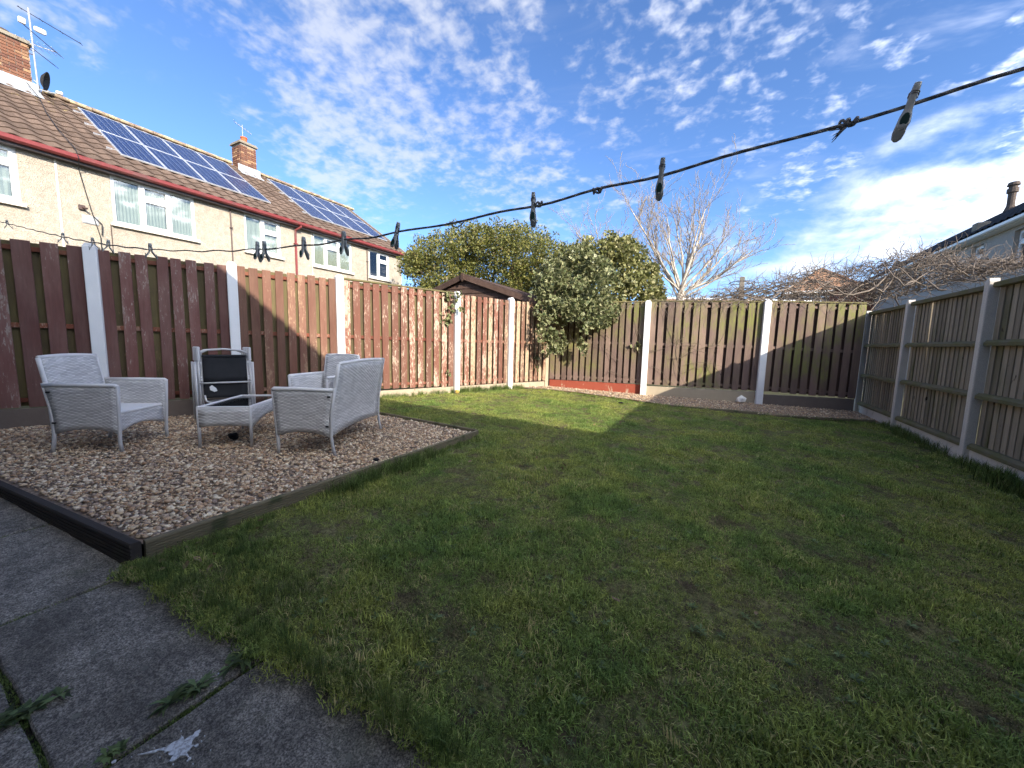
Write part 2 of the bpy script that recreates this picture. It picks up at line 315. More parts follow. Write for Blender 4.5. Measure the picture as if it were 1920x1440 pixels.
    fr = t.n.new('ShaderNodeFresnel'); fr.inputs[0].default_value = 1.52; mx = t.n.new('ShaderNodeMixShader'); t.L.new(t.math('ADD', fr.outputs[0], .05), mx.inputs[0]); t.L.new(tr.outputs[0], mx.inputs[1]); t.L.new(gl.outputs[0], mx.inputs[2]); t.L.new(mx.outputs[0], t.n['Material Output'].inputs[0])
    simple('curtain', (0.42, 0.415, 0.375), .9, .1, 0, .08, 3)
    simple('room_dark', (0.05, 0.05, 0.05), .9, .1)
    t = NT('fascia_red', .5, .4); p = t.co('Position'); c = t.mix(t.step(t.noise(p, 1.6, 5, .65), .46, .66), (0.20, 0.034, 0.034), (0.145, 0.055, 0.05)); t.col(t.val(c, t.noise(p, 14, 3), .75, 1.2)); MAT['fascia_red'] = t.m
    simple('gutter_grey', (0.062, 0.050, 0.052), .5, .4, 0, .2, 4)
    simple('pipe_brown', (0.075, 0.045, 0.038), .5, .4, 0, .2, 4)
    simple('cable_black', (0.022, 0.022, 0.023), .6, .3)
    t = NT('solar_cell', .25, .10); o = t.co('Object'); xs = t.sep(o)
    a = t.math('ABSOLUTE', t.math('SUBTRACT', t.math('FRACT', t.math('DIVIDE', xs[0], .158)), .5)); b = t.math('ABSOLUTE', t.math('SUBTRACT', t.math('FRACT', t.math('DIVIDE', xs[1], .158)), .5))
    ln = t.math('MAXIMUM', t.step(a, .462, .485), t.math('MULTIPLY', t.step(b, .47, .49), .5)); bb = t.math('ABSOLUTE', t.math('SUBTRACT', t.math('FRACT', t.math('ADD', t.math('DIVIDE', xs[0], .079), .25)), .5)); ln = t.math('MAXIMUM', ln, t.math('MULTIPLY', t.step(bb, .455, .48), .6))
    c = t.mix(ln, t.val((0.010, 0.022, 0.072), t.voro(o, 30, 'Color'), .7, 1.5), (0.20, 0.23, 0.29)); t.col(c); MAT['solar_cell'] = t.m
    simple('aluminium', (0.62, 0.63, 0.64), .4, .5, .6, .1, 5)
    # furniture
    t = NT('wicker', .55, .3); uv = t.co('UV'); s3 = t.sep(uv); row = t.math('DIVIDE', s3[1], .0145); fl = t.math('FLOOR', row)
    h1 = t.math('ABSOLUTE', t.math('SINE', t.math('MULTIPLY', row, PI))); ph = t.math('ADD', t.math('MULTIPLY', s3[0], 2 * PI / .062), t.math('MULTIPLY', fl, PI)); h2 = t.math('SINE', ph)
    h = t.math('MULTIPLY', h1, t.math('ADD', .62, t.math('MULTIPLY', h2, .38))); t.bump(h, .7, .006)
    c = t.val((0.70, 0.68, 0.655), t.noise(t.co('Object'), 4, 4), .9, 1.08); wn = t.n.new('ShaderNodeTexWhiteNoise'); wn.noise_dimensions = '2D'; cx_ = t.n.new('ShaderNodeCombineXYZ'); t.L.new(t.math('FLOOR', t.math('DIVIDE', s3[0], .062)), cx_.inputs[0]); t.L.new(fl, cx_.inputs[1]); t.L.new(cx_.outputs[0], wn.inputs['Vector']); c = t.val(c, wn.outputs[0], .78, 1.08); c = t.val(c, h, .72, 1.05); t.col(c); MAT['wicker'] = t.m  # gaps between strands darkened in the base colour, as painted shade
    simple('wicker_trim', (0.70, 0.68, 0.655), .5, .3, 0, .06, 5)
    simple('furniture_metal', (0.52, 0.505, 0.49), .45, .4, 0, .08, 5)
    simple('seat_cloth', (0.68, 0.66, 0.635), .85, .2, 0, .06, 5)
    t = NT('table_glass', .05, .5); tr = t.n.new('ShaderNodeBsdfTransparent'); tr.inputs[0].default_value = (.42, .45, .45, 1); gl = t.n.new('ShaderNodeBsdfGlossy'); gl.inputs['Roughness'].default_value = .04
    fr = t.n.new('ShaderNodeFresnel'); fr.inputs[0].default_value = 1.5; mx = t.n.new('ShaderNodeMixShader'); t.L.new(t.math('ADD', fr.outputs[0], .06), mx.inputs[0]); t.L.new(tr.outputs[0], mx.inputs[1]); t.L.new(gl.outputs[0], mx.inputs[2]); t.L.new(mx.outputs[0], t.n['Material Output'].inputs[0]); MAT['table_glass'] = t.m
    t = NT('mesh_black', .8, .2); o = t.co('Object'); t.col(t.val((0.020, 0.021, 0.023), t.noise(o, 5, 3), .7, 1.6)); t.bump(t.noise(o, 300, 1), .3, .002); MAT['mesh_black'] = t.m
    simple('chair_frame_grey', (0.52, 0.51, 0.50), .4, .4, .2, .1, 5)
    simple('bolt_black', (0.02, 0.02, 0.02), .5, .3)
    simple('white_plastic', (0.72, 0.72, 0.70), .5, .3, 0, .08, 5)
    t = NT('rope', .9, .15); uv = t.co('UV'); s3 = t.sep(uv); k = t.math('SINE', t.math('ADD', t.math('MULTIPLY', s3[0], 2 * PI / .030), t.math('MULTIPLY', s3[1], 2 * PI)))
    c = t.mix(t.step(k, -.35, .55), (0.16, 0.16, 0.16), (0.36, 0.35, 0.33)); t.col(t.val(c, t.noise(t.co('Object'), 9, 3), .6, 1.4)); t.bump(k, .6, .003); MAT['rope'] = t.m
    simple('peg_grey', (0.36, 0.365, 0.345), .6, .3, 0, .35, 40)
    simple('peg_pale', (0.50, 0.49, 0.44), .6, .3, 0, .3, 40)
    simple('peg_green', (0.014, 0.055, 0.045), .5, .3, 0, .25, 60)
    simple('spring_steel', (0.20, 0.19, 0.18), .4, .5, .7)
    t = NT('white_paint', .7, .25); p = t.co('Position'); k = t.step(t.noise(p, 95, 4, .7), .40, .56); c = t.mix(t.math('ADD', t.math('MULTIPLY', k, .62), .34, True), (0.20, 0.18, 0.16), (0.62, 0.63, 0.63)); t.col(c); t.bump(t.noise(p, 120, 3), .3, .002); MAT['white_paint'] = t.m
    simple('stone_white', (0.66, 0.63, 0.57), .9, .2, 0, .2, 14, .6, 30)
    simple('dark_scrap', (0.018, 0.018, 0.020), .8, .2, 0, .3, 20)
    simple('felt_roof', (0.085, 0.058, 0.050), .95, .1, 0, .3, 8, .5, 80)
    simple('pole_wood', (0.24, 0.21, 0.17), .9, .2, 0, .25, 6)
    simple('flower_yellow', (0.5, 0.36, 0.10), .8, .2)
    simple('earth_far', (0.07, 0.068, 0.035), .95, .1, 0, .5, .4)
    simple('carpet_wall', (0.46, 0.42, 0.36), .95, .1, 0, .1, 2)
mk_mats()

# ------------------------------------------------------------------ mesh helpers
class MB:
    def __init__(s): s.v = []; s.f = []; s.mi = []; s.uv = None
    def add(s, vs, fs, m=0):
        o = len(s.v); s.v += [tuple(x) for x in vs]; s.f += [tuple(i + o for i in f) for f in fs]; s.mi += [m] * len(fs); return s
    def box(s, x0, x1, y0, y1, z0, z1, m=0, M=None):
        vs = [(x0, y0, z0), (x1, y0, z0), (x1, y1, z0), (x0, y1, z0), (x0, y0, z1), (x1, y0, z1), (x1, y1, z1), (x0, y1, z1)]
        if M is not None: vs = [tuple(M @ Vector(p)) for p in vs]
        return s.add(vs, [(3, 2, 1, 0), (4, 5, 6, 7), (0, 1, 5, 4), (1, 2, 6, 5), (2, 3, 7, 6), (3, 0, 4, 7)], m)
    def bev(s, x0, x1, y0, y1, z0, z1, b=0.004, m=0, M=None):      # box with chamfered vertical-and-top edges
        vs = []
        for z, k in ((z0, b), (z0 + b, 0), (z1 - b, 0), (z1, b)):
            for x, y in ((x0 + b, y0), (x1 - b, y0), (x1, y0 + b), (x1, y1 - b), (x1 - b, y1), (x0 + b, y1), (x0, y1 - b), (x0, y0 + b)):
                cx, cy = (x0 + x1) / 2, (y0 + y1) / 2
                vs.append((x + (k if x < cx else -k), y + (k if y < cy else -k), z))
        fs = [tuple(reversed(range(8))), tuple(range(24, 32))]
        for r in range(3):
            for i in range(8): j = (i + 1) % 8; fs.append((r * 8 + i, r * 8 + j, r * 8 + 8 + j, r * 8 + 8 + i))
        if M is not None: vs = [tuple(M @ Vector(p)) for p in vs]
        return s.add(vs, fs, m)
    def prism(s, poly, h0, h1, axis='z', m=0, M=None):             # closed polygon extruded along an axis
        n = len(poly)
        def mk(p, h): return (p[0], p[1], h) if axis == 'z' else ((p[0], h, p[1]) if axis == 'y' else (h, p[0], p[1]))
        vs = [mk(p, h0) for p in poly] + [mk(p, h1) for p in poly]
        if M is not None: vs = [tuple(M @ Vector(p)) for p in vs]
        fs = [tuple(range(n - 1, -1, -1)), tuple(range(n, 2 * n))] + [(i, (i + 1) % n, n + (i + 1) % n, n + i) for i in range(n)]
        return s.add(vs, fs, m)
    def tube(s, pts, r, n=6, m=0, cap=True, uvs=None):
        pts = [Vector(p) for p in pts]; k = len(pts); rs = r if isinstance(r, (list, tuple)) else [r] * k
        vs = []; a = None
        for i, p in enumerate(pts):
            d = (pts[min(i + 1, k - 1)] - pts[max(i - 1, 0)]); d = d.normalized() if d.length > 1e-9 else Vector((0, 0, 1))
            if a is None: a = d.cross(Vector((0, 0, 1)) if abs(d.z) < .9 else Vector((1, 0, 0))).normalized()
            else: a = (a - d * a.dot(d)); a = a.normalized() if a.length > 1e-6 else d.orthogonal().normalized()
            b = d.cross(a)
            for j in range(n): t = 2 * PI * j / n; vs.append(p + (a * math.cos(t) + b * math.sin(t)) * rs[i])
        fs = [(i * n + j, i * n + (j + 1) % n, (i + 1) * n + (j + 1) % n, (i + 1) * n + j) for i in range(k - 1) for j in range(n)]
        if cap: fs += [tuple(range(n - 1, -1, -1)), tuple((k - 1) * n + j for j in range(n))]
        return s.add(vs, fs, m)
    def lathe(s, prof, n=12, c=(0, 0, 0), m=0):
        vs = [(c[0] + r * math.cos(2 * PI * j / n), c[1] + r * math.sin(2 * PI * j / n), c[2] + z) for r, z in prof for j in range(n)]
        k = len(prof)
        fs = [(i * n + j, i * n + (j + 1) % n, (i + 1) * n + (j + 1) % n, (i + 1) * n + j) for i in range(k - 1) for j in range(n)]
        fs += [tuple(range(n - 1, -1, -1)), tuple((k - 1) * n + j for j in range(n))]
        return s.add(vs, fs, m)
    def mesh(s, name, mats, smooth=False, fix=True):
        me = bpy.data.meshes.new(name); me.from_pydata(s.v, [], s.f)
        for m in (mats if isinstance(mats, (list, tuple)) else [mats]): me.materials.append(MAT[m])
        if any(s.mi): me.polygons.foreach_set('material_index', s.mi)
        if fix:
            bm = bmesh.new(); bm.from_mesh(me); bmesh.ops.recalc_face_normals(bm, faces=bm.faces); bm.to_mesh(me); bm.free()
        if smooth: me.polygons.foreach_set('use_smooth', [True] * len(me.polygons))
        me.update(); return me
    def build(s, name, mats, parent=None, loc=(0, 0, 0), rot=(0, 0, 0), smooth=False, fix=True):
        return put(name, s.mesh(name, mats, smooth, fix), parent, loc, rot)

def put(name, me, parent=None, loc=(0, 0, 0), rot=(0, 0, 0), scale=None):
    o = bpy.data.objects.new(name, me); COL.objects.link(o); o.location = loc; o.rotation_euler = rot
    if scale: o.scale = scale
    if parent is not None: o.parent = parent
    return o
def tag(o, label=None, cat=None, group=None, kind=None):
    if label: o['label'] = label
    if cat: o['category'] = cat
    if group: o['group'] = group
    if kind: o['kind'] = kind
    return o
def thing(name, label, cat, loc=(0, 0, 0), rz=0.0, group=None):
    o = bpy.data.objects.new(name, None); COL.objects.link(o); o.location = loc; o.rotation_euler = (0, 0, rz); o.empty_display_size = .1
    return tag(o, label, cat, group)
def copy_tree(o, parent=None):
    c = o.copy(); COL.objects.link(c); c.parent = parent
    for ch in list(o.children): copy_tree(ch, c)
    return c
def np_mesh(name, V, F, mats, mi=None, smooth=False):             # V (n,3), F (m,k)
    me = bpy.data.meshes.new(name); V = np.asarray(V, np.float32); F = np.asarray(F, np.int32)
    me.vertices.add(len(V)); me.vertices.foreach_set('co', V.ravel())
    k = F.shape[1]; me.loops.add(F.size); me.loops.foreach_set('vertex_index', F.ravel())
    me.polygons.add(len(F)); me.polygons.foreach_set('loop_start', np.arange(0, F.size, k, dtype=np.int32)); me.polygons.foreach_set('loop_total', np.full(len(F), k, np.int32))
    for m in (mats if isinstance(mats, (list, tuple)) else [mats]): me.materials.append(MAT[m])
    if mi is not None: me.polygons.foreach_set('material_index', np.asarray(mi, np.int32))
    if smooth: me.polygons.foreach_set('use_smooth', np.ones(len(F), bool))
    me.update(calc_edges=True); me.validate(); return me
def inside(px, py, poly):
    res = np.zeros(len(px), bool); n = len(poly); j = n - 1
    for i in range(n):
        xi, yi = poly[i]; xj, yj = poly[j]
        c = ((yi > py) != (yj > py)) & (px < (xj - xi) * (py - yi) / (yj - yi + 1e-12) + xi); res ^= c; j = i
    return res
def gznp(x, y): return 0.008 * np.clip(y, -2, 14) - 0.0271 * np.clip(x, -14, 9)

# scatter many small pieces (grass, pebbles) as one object
def scatter(name, pts, rot, scl, pick, sources, mats_parent=None):
    me = bpy.data.meshes.new(name); me.vertices.add(len(pts)); me.vertices.foreach_set('co', np.asarray(pts, np.float32).ravel())
    for nm, ty, ar, key in (('rot', 'FLOAT_VECTOR', rot, 'vector'), ('scl', 'FLOAT', scl, 'value'), ('pick', 'INT', pick, 'value')):
        a = me.attributes.new(nm, ty, 'POINT'); a.data.foreach_set(key, np.asarray(ar, np.int32 if ty == 'INT' else np.float32).ravel())
    me.materials.append(sources[0].data.materials[0])
    o = bpy.data.objects.new(name, me); COL.objects.link(o)
    c = bpy.data.collections.new(name + '_pieces')
    for i, s in enumerate(sources): s.name = '%s_%02d' % (name, i); c.objects.link(s)
    g = bpy.data.node_groups.new(name + '_scatter', 'GeometryNodeTree')
    g.interface.new_socket('Geometry', in_out='INPUT', socket_type='NodeSocketGeometry'); g.interface.new_socket('Geometry', in_out='OUTPUT', socket_type='NodeSocketGeometry')
    N = g.nodes; L = g.links; gi = N.new('NodeGroupInput'); go = N.new('NodeGroupOutput')
    ip = N.new('GeometryNodeInstanceOnPoints'); ci = N.new('GeometryNodeCollectionInfo'); ci.inputs[0].default_value = c; ci.inputs[1].default_value = True; ci.inputs[2].default_value = True
    def attr(nm, ty): a = N.new('GeometryNodeInputNamedAttribute'); a.data_type = ty; a.inputs[0].default_value = nm; return a.outputs[0]
    L.new(gi.outputs[0], ip.inputs['Points']); L.new(ci.outputs[0], ip.inputs['Instance']); ip.inputs['Pick Instance'].default_value = True
    L.new(attr('pick', 'INT'), ip.inputs['Instance Index']); L.new(attr('rot', 'FLOAT_VECTOR'), ip.inputs['Rotation']); L.new(attr('scl', 'FLOAT'), ip.inputs['Scale'])
    L.new(ip.outputs[0], go.inputs[0])
    md = o.modifiers.new('scatter', 'NODES'); md.node_group = g
    return o

# ================================================================== GROUND
def build_ground():
    xs = sorted(set([-400, -200, -100, -50, -25, 25, 50, 100, 200, 400] + list(np.linspace(-14, 9, 12)))); ys = sorted(set([-400, -200, -100, -50, -20, 30, 60, 120, 200, 400] + list(np.linspace(-2, 14, 9))))
    b = MB(); vs = [(x, y, gz(x, y) - 0.15) for y in ys for x in xs]; n = len(xs)
    b.add(vs, [(j * n + i, j * n + i + 1, (j + 1) * n + i + 1, (j + 1) * n + i) for j in range(len(ys) - 1) for i in range(n - 1)])
    tag(b.build('ground', 'earth_far', fix=False), kind='structure')
build_ground()

LAWN = [(-2.46, .66), (-2.19, .71), (-1.85, .70), (-1.57, .73), (-1.35, .755), (-1.1, .79), (-.9, .79), (-.72, .815), (-.5, .78), (.3, .77), (2.53, .74),
        (2.53, 8.42), (1.6, 8.05), (.7, 7.83), (-.2, 7.70), (-.87, 7.66), (-1.5, 7.80), (-2.05, 7.84), (-2.7, 7.95), (-3.3, 7.86), (-3.95, 7.66), (-4.60, 6.10), (-5.42, 4.07), (-5.48, 3.86), (-4.26, 3.80), (-2.42, 3.66)]
STRIP = [(2.50, 8.40), (1.6, 8.03), (.7, 7.81), (-.2, 7.68), (-.87, 7.64), (-1.5, 7.78), (-2.05, 7.82), (-2.7, 7.93), (-3.3, 7.84), (-3.98, 7.62), (-3.62, 8.43), (-1.41, 8.78), (.81, 9.28), (2.50, 9.66)]
BED = [(-2.50, .70), (-2.46, 3.64), (-4.26, 3.76), (-5.52, 3.88), (-5.50, 4.08), (-6.02, 2.85), (-6.55, 1.60), (-7.25, -.1), (-7.0, .27), (-4.45, .52)]
def sheet(name, poly, mat, zf):
    from mathutils.geometry import tessellate_polygon
    tri = tessellate_polygon([[Vector((x, y, 0)) for x, y in poly]])
    me = bpy.data.meshes.new(name); fs = []
    for t in tri:
        (x0, y0), (x1, y1), (x2, y2) = (poly[i] for i in t); fs.append(t if (x1 - x0) * (y2 - y0) - (x2 - x0) * (y1 - y0) > 0 else t[::-1])
    me.from_pydata([(x, y, zf(x, y)) for x, y in poly], [], fs); me.update(); me.materials.append(MAT[mat])
    return tag(put(name, me), kind='structure')
sheet('lawn', LAWN, 'turf', lambda x, y: gz(x, y))
sheet('gravel_bed', BED, 'gravel_bed', lambda x, y: 0.125)
sheet('gravel_strip', STRIP, 'gravel_bed', lambda x, y: gz(x, y) + .02)

# patio: separate slabs with open joints, on a soil sheet
def build_patio():
    pz = lambda x, y: gz(x, y) - .03
    root = sheet('patio', [(-7.4, -.6), (3.2, -.6), (3.2, .95), (-2.4, .95), (-7.4, .6)], 'joint_soil', lambda x, y: gz(x, y) - .045)
    xs = [(-6.6, -5.0), (-4.98, -3.42), (-3.40, -2.432), (-2.412, -1.413), (-1.393, -.12), (-.10, 1.2), (1.22, 2.5)]
    for i, (a, b) in enumerate(xs):
        top = .84 if a > -2.45 else .66
        for (c, d) in ((-.44, .185), (.20, top)):
            if a < -2.45: d = min(d, .62)
            m = MB(); n = 10; e = .006
            def off(k): return random.uniform(-.004, .004)
            ring = [(a + (b - a) * k / n, c + off(k)) for k in range(n + 1)] + [(b + off(k), c + (d - c) * k / 5) for k in range(1, 5)] + [(b - (b - a) * k / n, d + off(k)) for k in range(n + 1)] + [(a + off(k), d - (d - c) * k / 5) for k in range(1, 5)]
            N = len(ring); cx, cy = (a + b) / 2, (c + d) / 2; dz = random.uniform(-.003, .003)
            vs = []
            for z, k in ((-.05, 0), (-e, 0), (0, e)):
                for x, y in ring:
                    xx = x + (k if x < cx else -k) * (abs(x - cx) > (b - a) * .49); yy = y + (k if y < cy else -k) * (abs(y - cy) > (d - c) * .4)
                    vs.append((xx, yy, pz(xx, yy) + z + dz))
            fs = [tuple(range(2 * N, 3 * N))] + [(r * N + q, r * N + (q + 1) % N, (r + 1) * N + (q + 1) % N, (r + 1) * N + q) for r in range(2) for q in range(N)]
            m.add(vs, fs).build('slab', 'slab', root)
build_patio()

# ================================================================== FENCES
def board_mesh(w, h, t, mat, cap=0.003, name='board'):       # local: x across, -y front, z up from 0
    b = MB(); c = cap
    poly = [(-w / 2, t / 2), (-w / 2, -t / 2 + c), (-w / 2 + c, -t / 2), (w / 2 - c, -t / 2), (w / 2, -t / 2 + c), (w / 2, t / 2)]
    b.prism(poly, 0, h); return b.mesh(name, mat)
def rail_mesh(L, h, t, mat, name='rail'):
    b = MB(); b.bev(0, L, -t / 2, t / 2, 0, h, .003); return b.mesh(name, mat)

class Fence:
    def __init__(s, name, label, base):
        s.b = Vector(base); s.root = thing(name, label, 'fence', base)
    def put(s, name, me, p, rz, tilt=0.0, label=None):
        o = put(name, me, s.root, Vector(p) - s.b, (0, tilt, rz))
        if label: o['label'] = label
        return o
    def post(s, p, z0, z1, w, d, mat, rz, fwd=0.0, chamfer=True):
        b = MB(); hw = w / 2
        b.bev(-hw, hw, -d / 2, d / 2, 0, z1 - z0 - .03, .006)
        b.prism([(-hw + .006, z1 - z0 - .03), (hw - .006, z1 - z0 - .03), (hw * .55, z1 - z0), (-hw * .55, z1 - z0)], -d / 2 + .006, d / 2 - .006, 'y')
        me = b.mesh('concrete_post', mat)
        return s.put('concrete_post', me, (p[0] + math.sin(rz) * fwd, p[1] - math.cos(rz) * fwd, z0), rz)

def hit_miss(F, A, B, n, z0a, z1a, z0b, z1b, fmat, bmat, rmat, cap=None, bwf=.68, gap=.055, mats=None, backs=True):
    """panel from A to B with n front boards, rails between, boards behind the gaps; garden side is local -y"""
    A = Vector((*A, 0)); B = Vector((*B, 0)); d = B - A; L = d.length; d /= L; rz = math.atan2(d.y, d.x); nrm = Vector((d.y, -d.x, 0))
    L0, L1 = gap, L - gap; pitch = (L1 - L0) / (n - .32); bw = pitch * bwf
    H = ((z1a - z0a) + (z1b - z0b)) / 2; slope = math.atan2((z0b - z0a), L)
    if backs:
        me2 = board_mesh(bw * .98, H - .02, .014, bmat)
    mm = {}
    for i in range(n):
        x = L0 + bw / 2 + i * pitch; f = x / L; z0 = z0a + (z0b - z0a) * f
        mt = fmat if mats is None else mats[i % len(mats)]
        if mt not in mm: mm[mt] = board_mesh(bw, H, .016, mt)
        p = A + d * (x + random.uniform(-.004, .004)) + nrm * (.029 + random.uniform(-.002, .003)); F.put('board', mm[mt], (p.x, p.y, z0 + random.uniform(-.006, .008)), rz, random.gauss(0, .0055)).scale = (random.uniform(.93, 1.04), 1, 1)
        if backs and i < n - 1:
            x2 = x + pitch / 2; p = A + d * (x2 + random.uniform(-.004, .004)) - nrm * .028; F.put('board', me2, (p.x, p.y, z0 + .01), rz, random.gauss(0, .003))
    for fz, h in ((.045, .05), (.50, .055), (.955, .05)):
        m = rail_mesh(L1 - L0, h, .034, rmat); p = A + d * L0; z = z0a + H * fz - h / 2
        F.put('rail', m, (p.x, p.y, z), rz, -slope)
    if cap:
        m = rail_mesh(L1 - L0 + .02, .028, .075, cap, 'top_rail'); p = A + d * (L0 - .01) + nrm * .004
        F.put('top_rail', m, (p.x, p.y, z0a + H + .009), rz, -slope)

# ---- left fence
LP = [(-7.25, -.10), (-6.525, 1.58), (-6.025, 2.795), (-5.50, 4.09), (-4.66, 6.11), (-4.14, 7.395), (-3.63, 8.40)]
LF = Fence('left_fence', 'long red-brown board fence with white posts, paint peeling, along the left side', (LP[1][0], LP[1][1], .14))
zb = [.355, .360, .352, .335, .312, .312, .325]; zt = [2.185, 2.185, 2.178, 2.165, 2.145, 2.150, 2.160]
def ang(A, B): return math.atan2(B[1] - A[1], B[0] - A[0])
def left_fence():
    spec = [(0, 9, 'board_redbrown', 'board_back_olive', 'rail_red', None, None), (1, 8, 'board_redbrown', 'board_back_olive', 'rail_red', None, None),
            (2, 9, 'board_warm', 'board_back_olive', 'rail_red', None, None),
            (3, 13, 'board_peeling', 'board_back_olive', 'rail_red', 'cap_green', None),
            (4, 9, 'board_peeling', 'board_back_olive', 'rail_red', None, ['board_peeling', 'board_peeling', 'board_bare']),
            (5, 8, 'board_bare', 'board_back_olive', 'rail_red', None, None)]
    gb = ['gravel_board_dull', 'gravel_board_dull', 'gravel_board_dull', 'gravel_board_bare', 'gravel_board_bare', 'gravel_board_bare']
    for i, n, fm, bm_, rm, cap, mats in spec:
        A, B = LP[i], LP[i + 1]
        hit_miss(LF, A, B, n, zb[i], zt[i], zb[i + 1], zt[i + 1], fm, bm_, rm, cap, mats=mats, bwf=.70)
        rz = ang(A, B); L = math.dist(A, B); m = MB(); m.bev(.05, L - .05, -.028, .022, -.15, min(zb[i], zb[i + 1]) - .012, .006)
        LF.put('gravel_board', m.mesh('gravel_board', gb[i]), (A[0], A[1], 0), rz)
    for i in range(7):
        rz = ang(LP[max(i - 1, 0)], LP[min(i + 1, 6)]) if 0 < i < 6 else ang(LP[max(i - 1, 0)], LP[max(i - 1, 0) + 1])
        if i < 6: LF.post(LP[i], -.1, [2.2, 2.235, 2.225, 2.235, 2.195, 2.205, 2.2][i], .115, .11, 'post_white', rz, .045)
        else: LF.post((LP[i][0] - .01, LP[i][1] - .02), -.1, 2.13, .10, .10, 'gravel_board_bare', rz, 0)
left_fence()

# ---- back fence
BP = [(-3.60, 8.42), (-1.41, 8.76), (.81, 9.26), (2.47, 9.64)]
BF = Fence('back_fence', 'plum-brown board fence with green algae and two white posts, across the back', (BP[1][0], BP[1][1], gz(*BP[1])))
def back_fence():
    z0 = [.365, .36, .335, .285]; z1 = [2.165, 2.165, 2.150, 2.10]
    mats = [['gravel_board_red', 'gravel_board_bare', 'gravel_board_dull']]
    for i, n in ((0, 15), (1, 13), (2, 10)):
        A, B = BP[i], BP[i + 1]
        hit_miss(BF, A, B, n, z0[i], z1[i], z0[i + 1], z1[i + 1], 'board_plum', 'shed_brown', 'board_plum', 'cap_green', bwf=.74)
        rz = ang(A, B); L = math.dist(A, B); m = MB(); m.bev(.05, L - .05, -.028, .022, -.15, min(z0[i], z0[i + 1]) - .012, .006)
        BF.put('gravel_board', m.mesh('gravel_board', mats[0][i]), (A[0], A[1], 0), rz)
    for i in (1, 2): BF.post(BP[i], -.1, [0, 2.205, 2.185][i], .125, .11, 'post_white', ang(BP[i - 1], BP[i + 1]), .05)
back_fence()

# ---- right fence (seen from the rail side)
RFX = 2.56
RP = [(RFX, 9.86), (RFX, 8.03), (RFX, 6.085), (RFX - .005, 4.20), (RFX - .01, 2.32), (RFX - .01, .44), (RFX, -1.44)]
RF = Fence('right_fence', 'grey weathered featheredge fence with concrete posts and mossy rails, on the right', (RFX, 6.085, gz(RFX, 6.1)))
def right_fence():
    z0, z1 = .150, 1.965
    rz = -PI / 2          # local x runs towards the house (-y), local -y faces the garden (-x)
    fe = MB(); w = .118     # featheredge wedge section
    fe.prism([(-w / 2, .011), (-w / 2, .004), (w / 2, -.008), (w / 2, .011)], 0, z1 - z0 - .03); fe_m = fe.mesh('board', 'board_weathered')
    for i in range(len(RP) - 1):
        A, B = RP[i], RP[i + 1]; L = A[1] - B[1]; n = 18; pitch = (L - .084) / n
        for k in range(n):
            y = A[1] - .042 - pitch * (k + .5) + random.uniform(-.004, .004)
            gap = .006 if (i, k) in ((0, 6), (0, 2), (1, 5), (1, 12), (2, 9)) else 0
            x = RFX + .030 + random.uniform(-.002, .002)
            o = RF.put('board', fe_m, (x, y, z0 + random.uniform(0, .006)), rz, random.gauss(0, .0013) + (gap and .006))
            o.scale = (pitch / w * (1.10 if not gap else 1.02), 1, 1)
        for z, h in ((.155, .065), (.715, .062), (1.29, .062)):
            m = MB(); m.prism([(-.045, 0), (.012, 0), (.012, h), (-.02, h), (-.045, h * .55)], .055, L - .055, 'x')
            RF.put('rail', m.mesh('rail', 'rail_mossy'), (RFX + .006, A[1], z + random.uniform(-.01, .01)), rz)
        m = MB(); m.bev(.055, L - .055, -.04, .05, 0, .055, .006); RF.put('top_rail', m.mesh('top_rail', 'rail_mossy'), (RFX + .005, A[1], z1 - .05), rz, random.uniform(-.006, .006))
        m = MB(); m.bev(.05, L - .05, -.025, .025, 0, .38, .008); RF.put('gravel_board', m.mesh('gravel_board', 'gravel_board_white'), (RFX + .01, A[1], z0 - .385), rz)
    for i, p in enumerate(RP):
        RF.post(p, -.25, 2.0 + random.uniform(-.01, .02), .085, .088, 'post_concrete', rz, .016)
right_fence()

# ---- timber edging boards round the gravel bed
def edging(A, B, z0, z1, mat, label, t=.034):
    A, B = Vector((*A, 0)), Vector((*B, 0)); d = B - A; L = d.length; rz = math.atan2(d.y, d.x); H = z1 - z0; n = 6
    poly = [(t / 2, 0), (t / 2, H - .006), (t / 2 - .006, H), (-t / 2 + .005, H)]
    for k in range(n):                                   # grooved face on the -y side
        a = H - .008 - (H - .012) * k / n; b = H - .008 - (H - .012) * (k + .62) / n; c = H - .008 - (H - .012) * (k + .70) / n; e = H - .008 - (H - .012) * (k + .92) / n
        poly += [(-t / 2, a), (-t / 2, b), (-t / 2 + .006, c), (-t / 2 + .006, e)]
    poly += [(-t / 2, 0)]
    m = MB(); segs = 8
    for sgi in range(1):
        m.prism([(p[0], p[1]) for p in poly], 0, L, 'x')
    o = m.build('timber_edging', mat, None, (A.x, A.y, z0), (0, 0, rz)); tag(o, label, 'edging'); return o
edging((-7.1, .225), (-2.475, .655), .035, .168, 'edging_dark', 'dark grooved timber board between gravel and concrete patio', .045)
edging((-2.48, .690), (-2.44, 3.645), .06, .163, 'edging_pale', 'pale grooved timber board between gravel and lawn')
edging((-2.47, 3.670), (-5.42, 3.870), .06, .160, 'edging_pale', 'timber board at the far end of the gravel bed behind the loveseat')
edging((2.40, 8.34), (.72, 7.80), gz(1.5, 8) - .05, gz(1.5, 8) + .045, 'edging_pale', 'half-buried timber board edging the lawn near the right fence')
edging((.70, 7.79), (-.86, 7.62), gz(0, 8) - .05, gz(0, 8) + .04, 'edging_pale', 'half-buried timber board edging the lawn before the middle of the back fence')

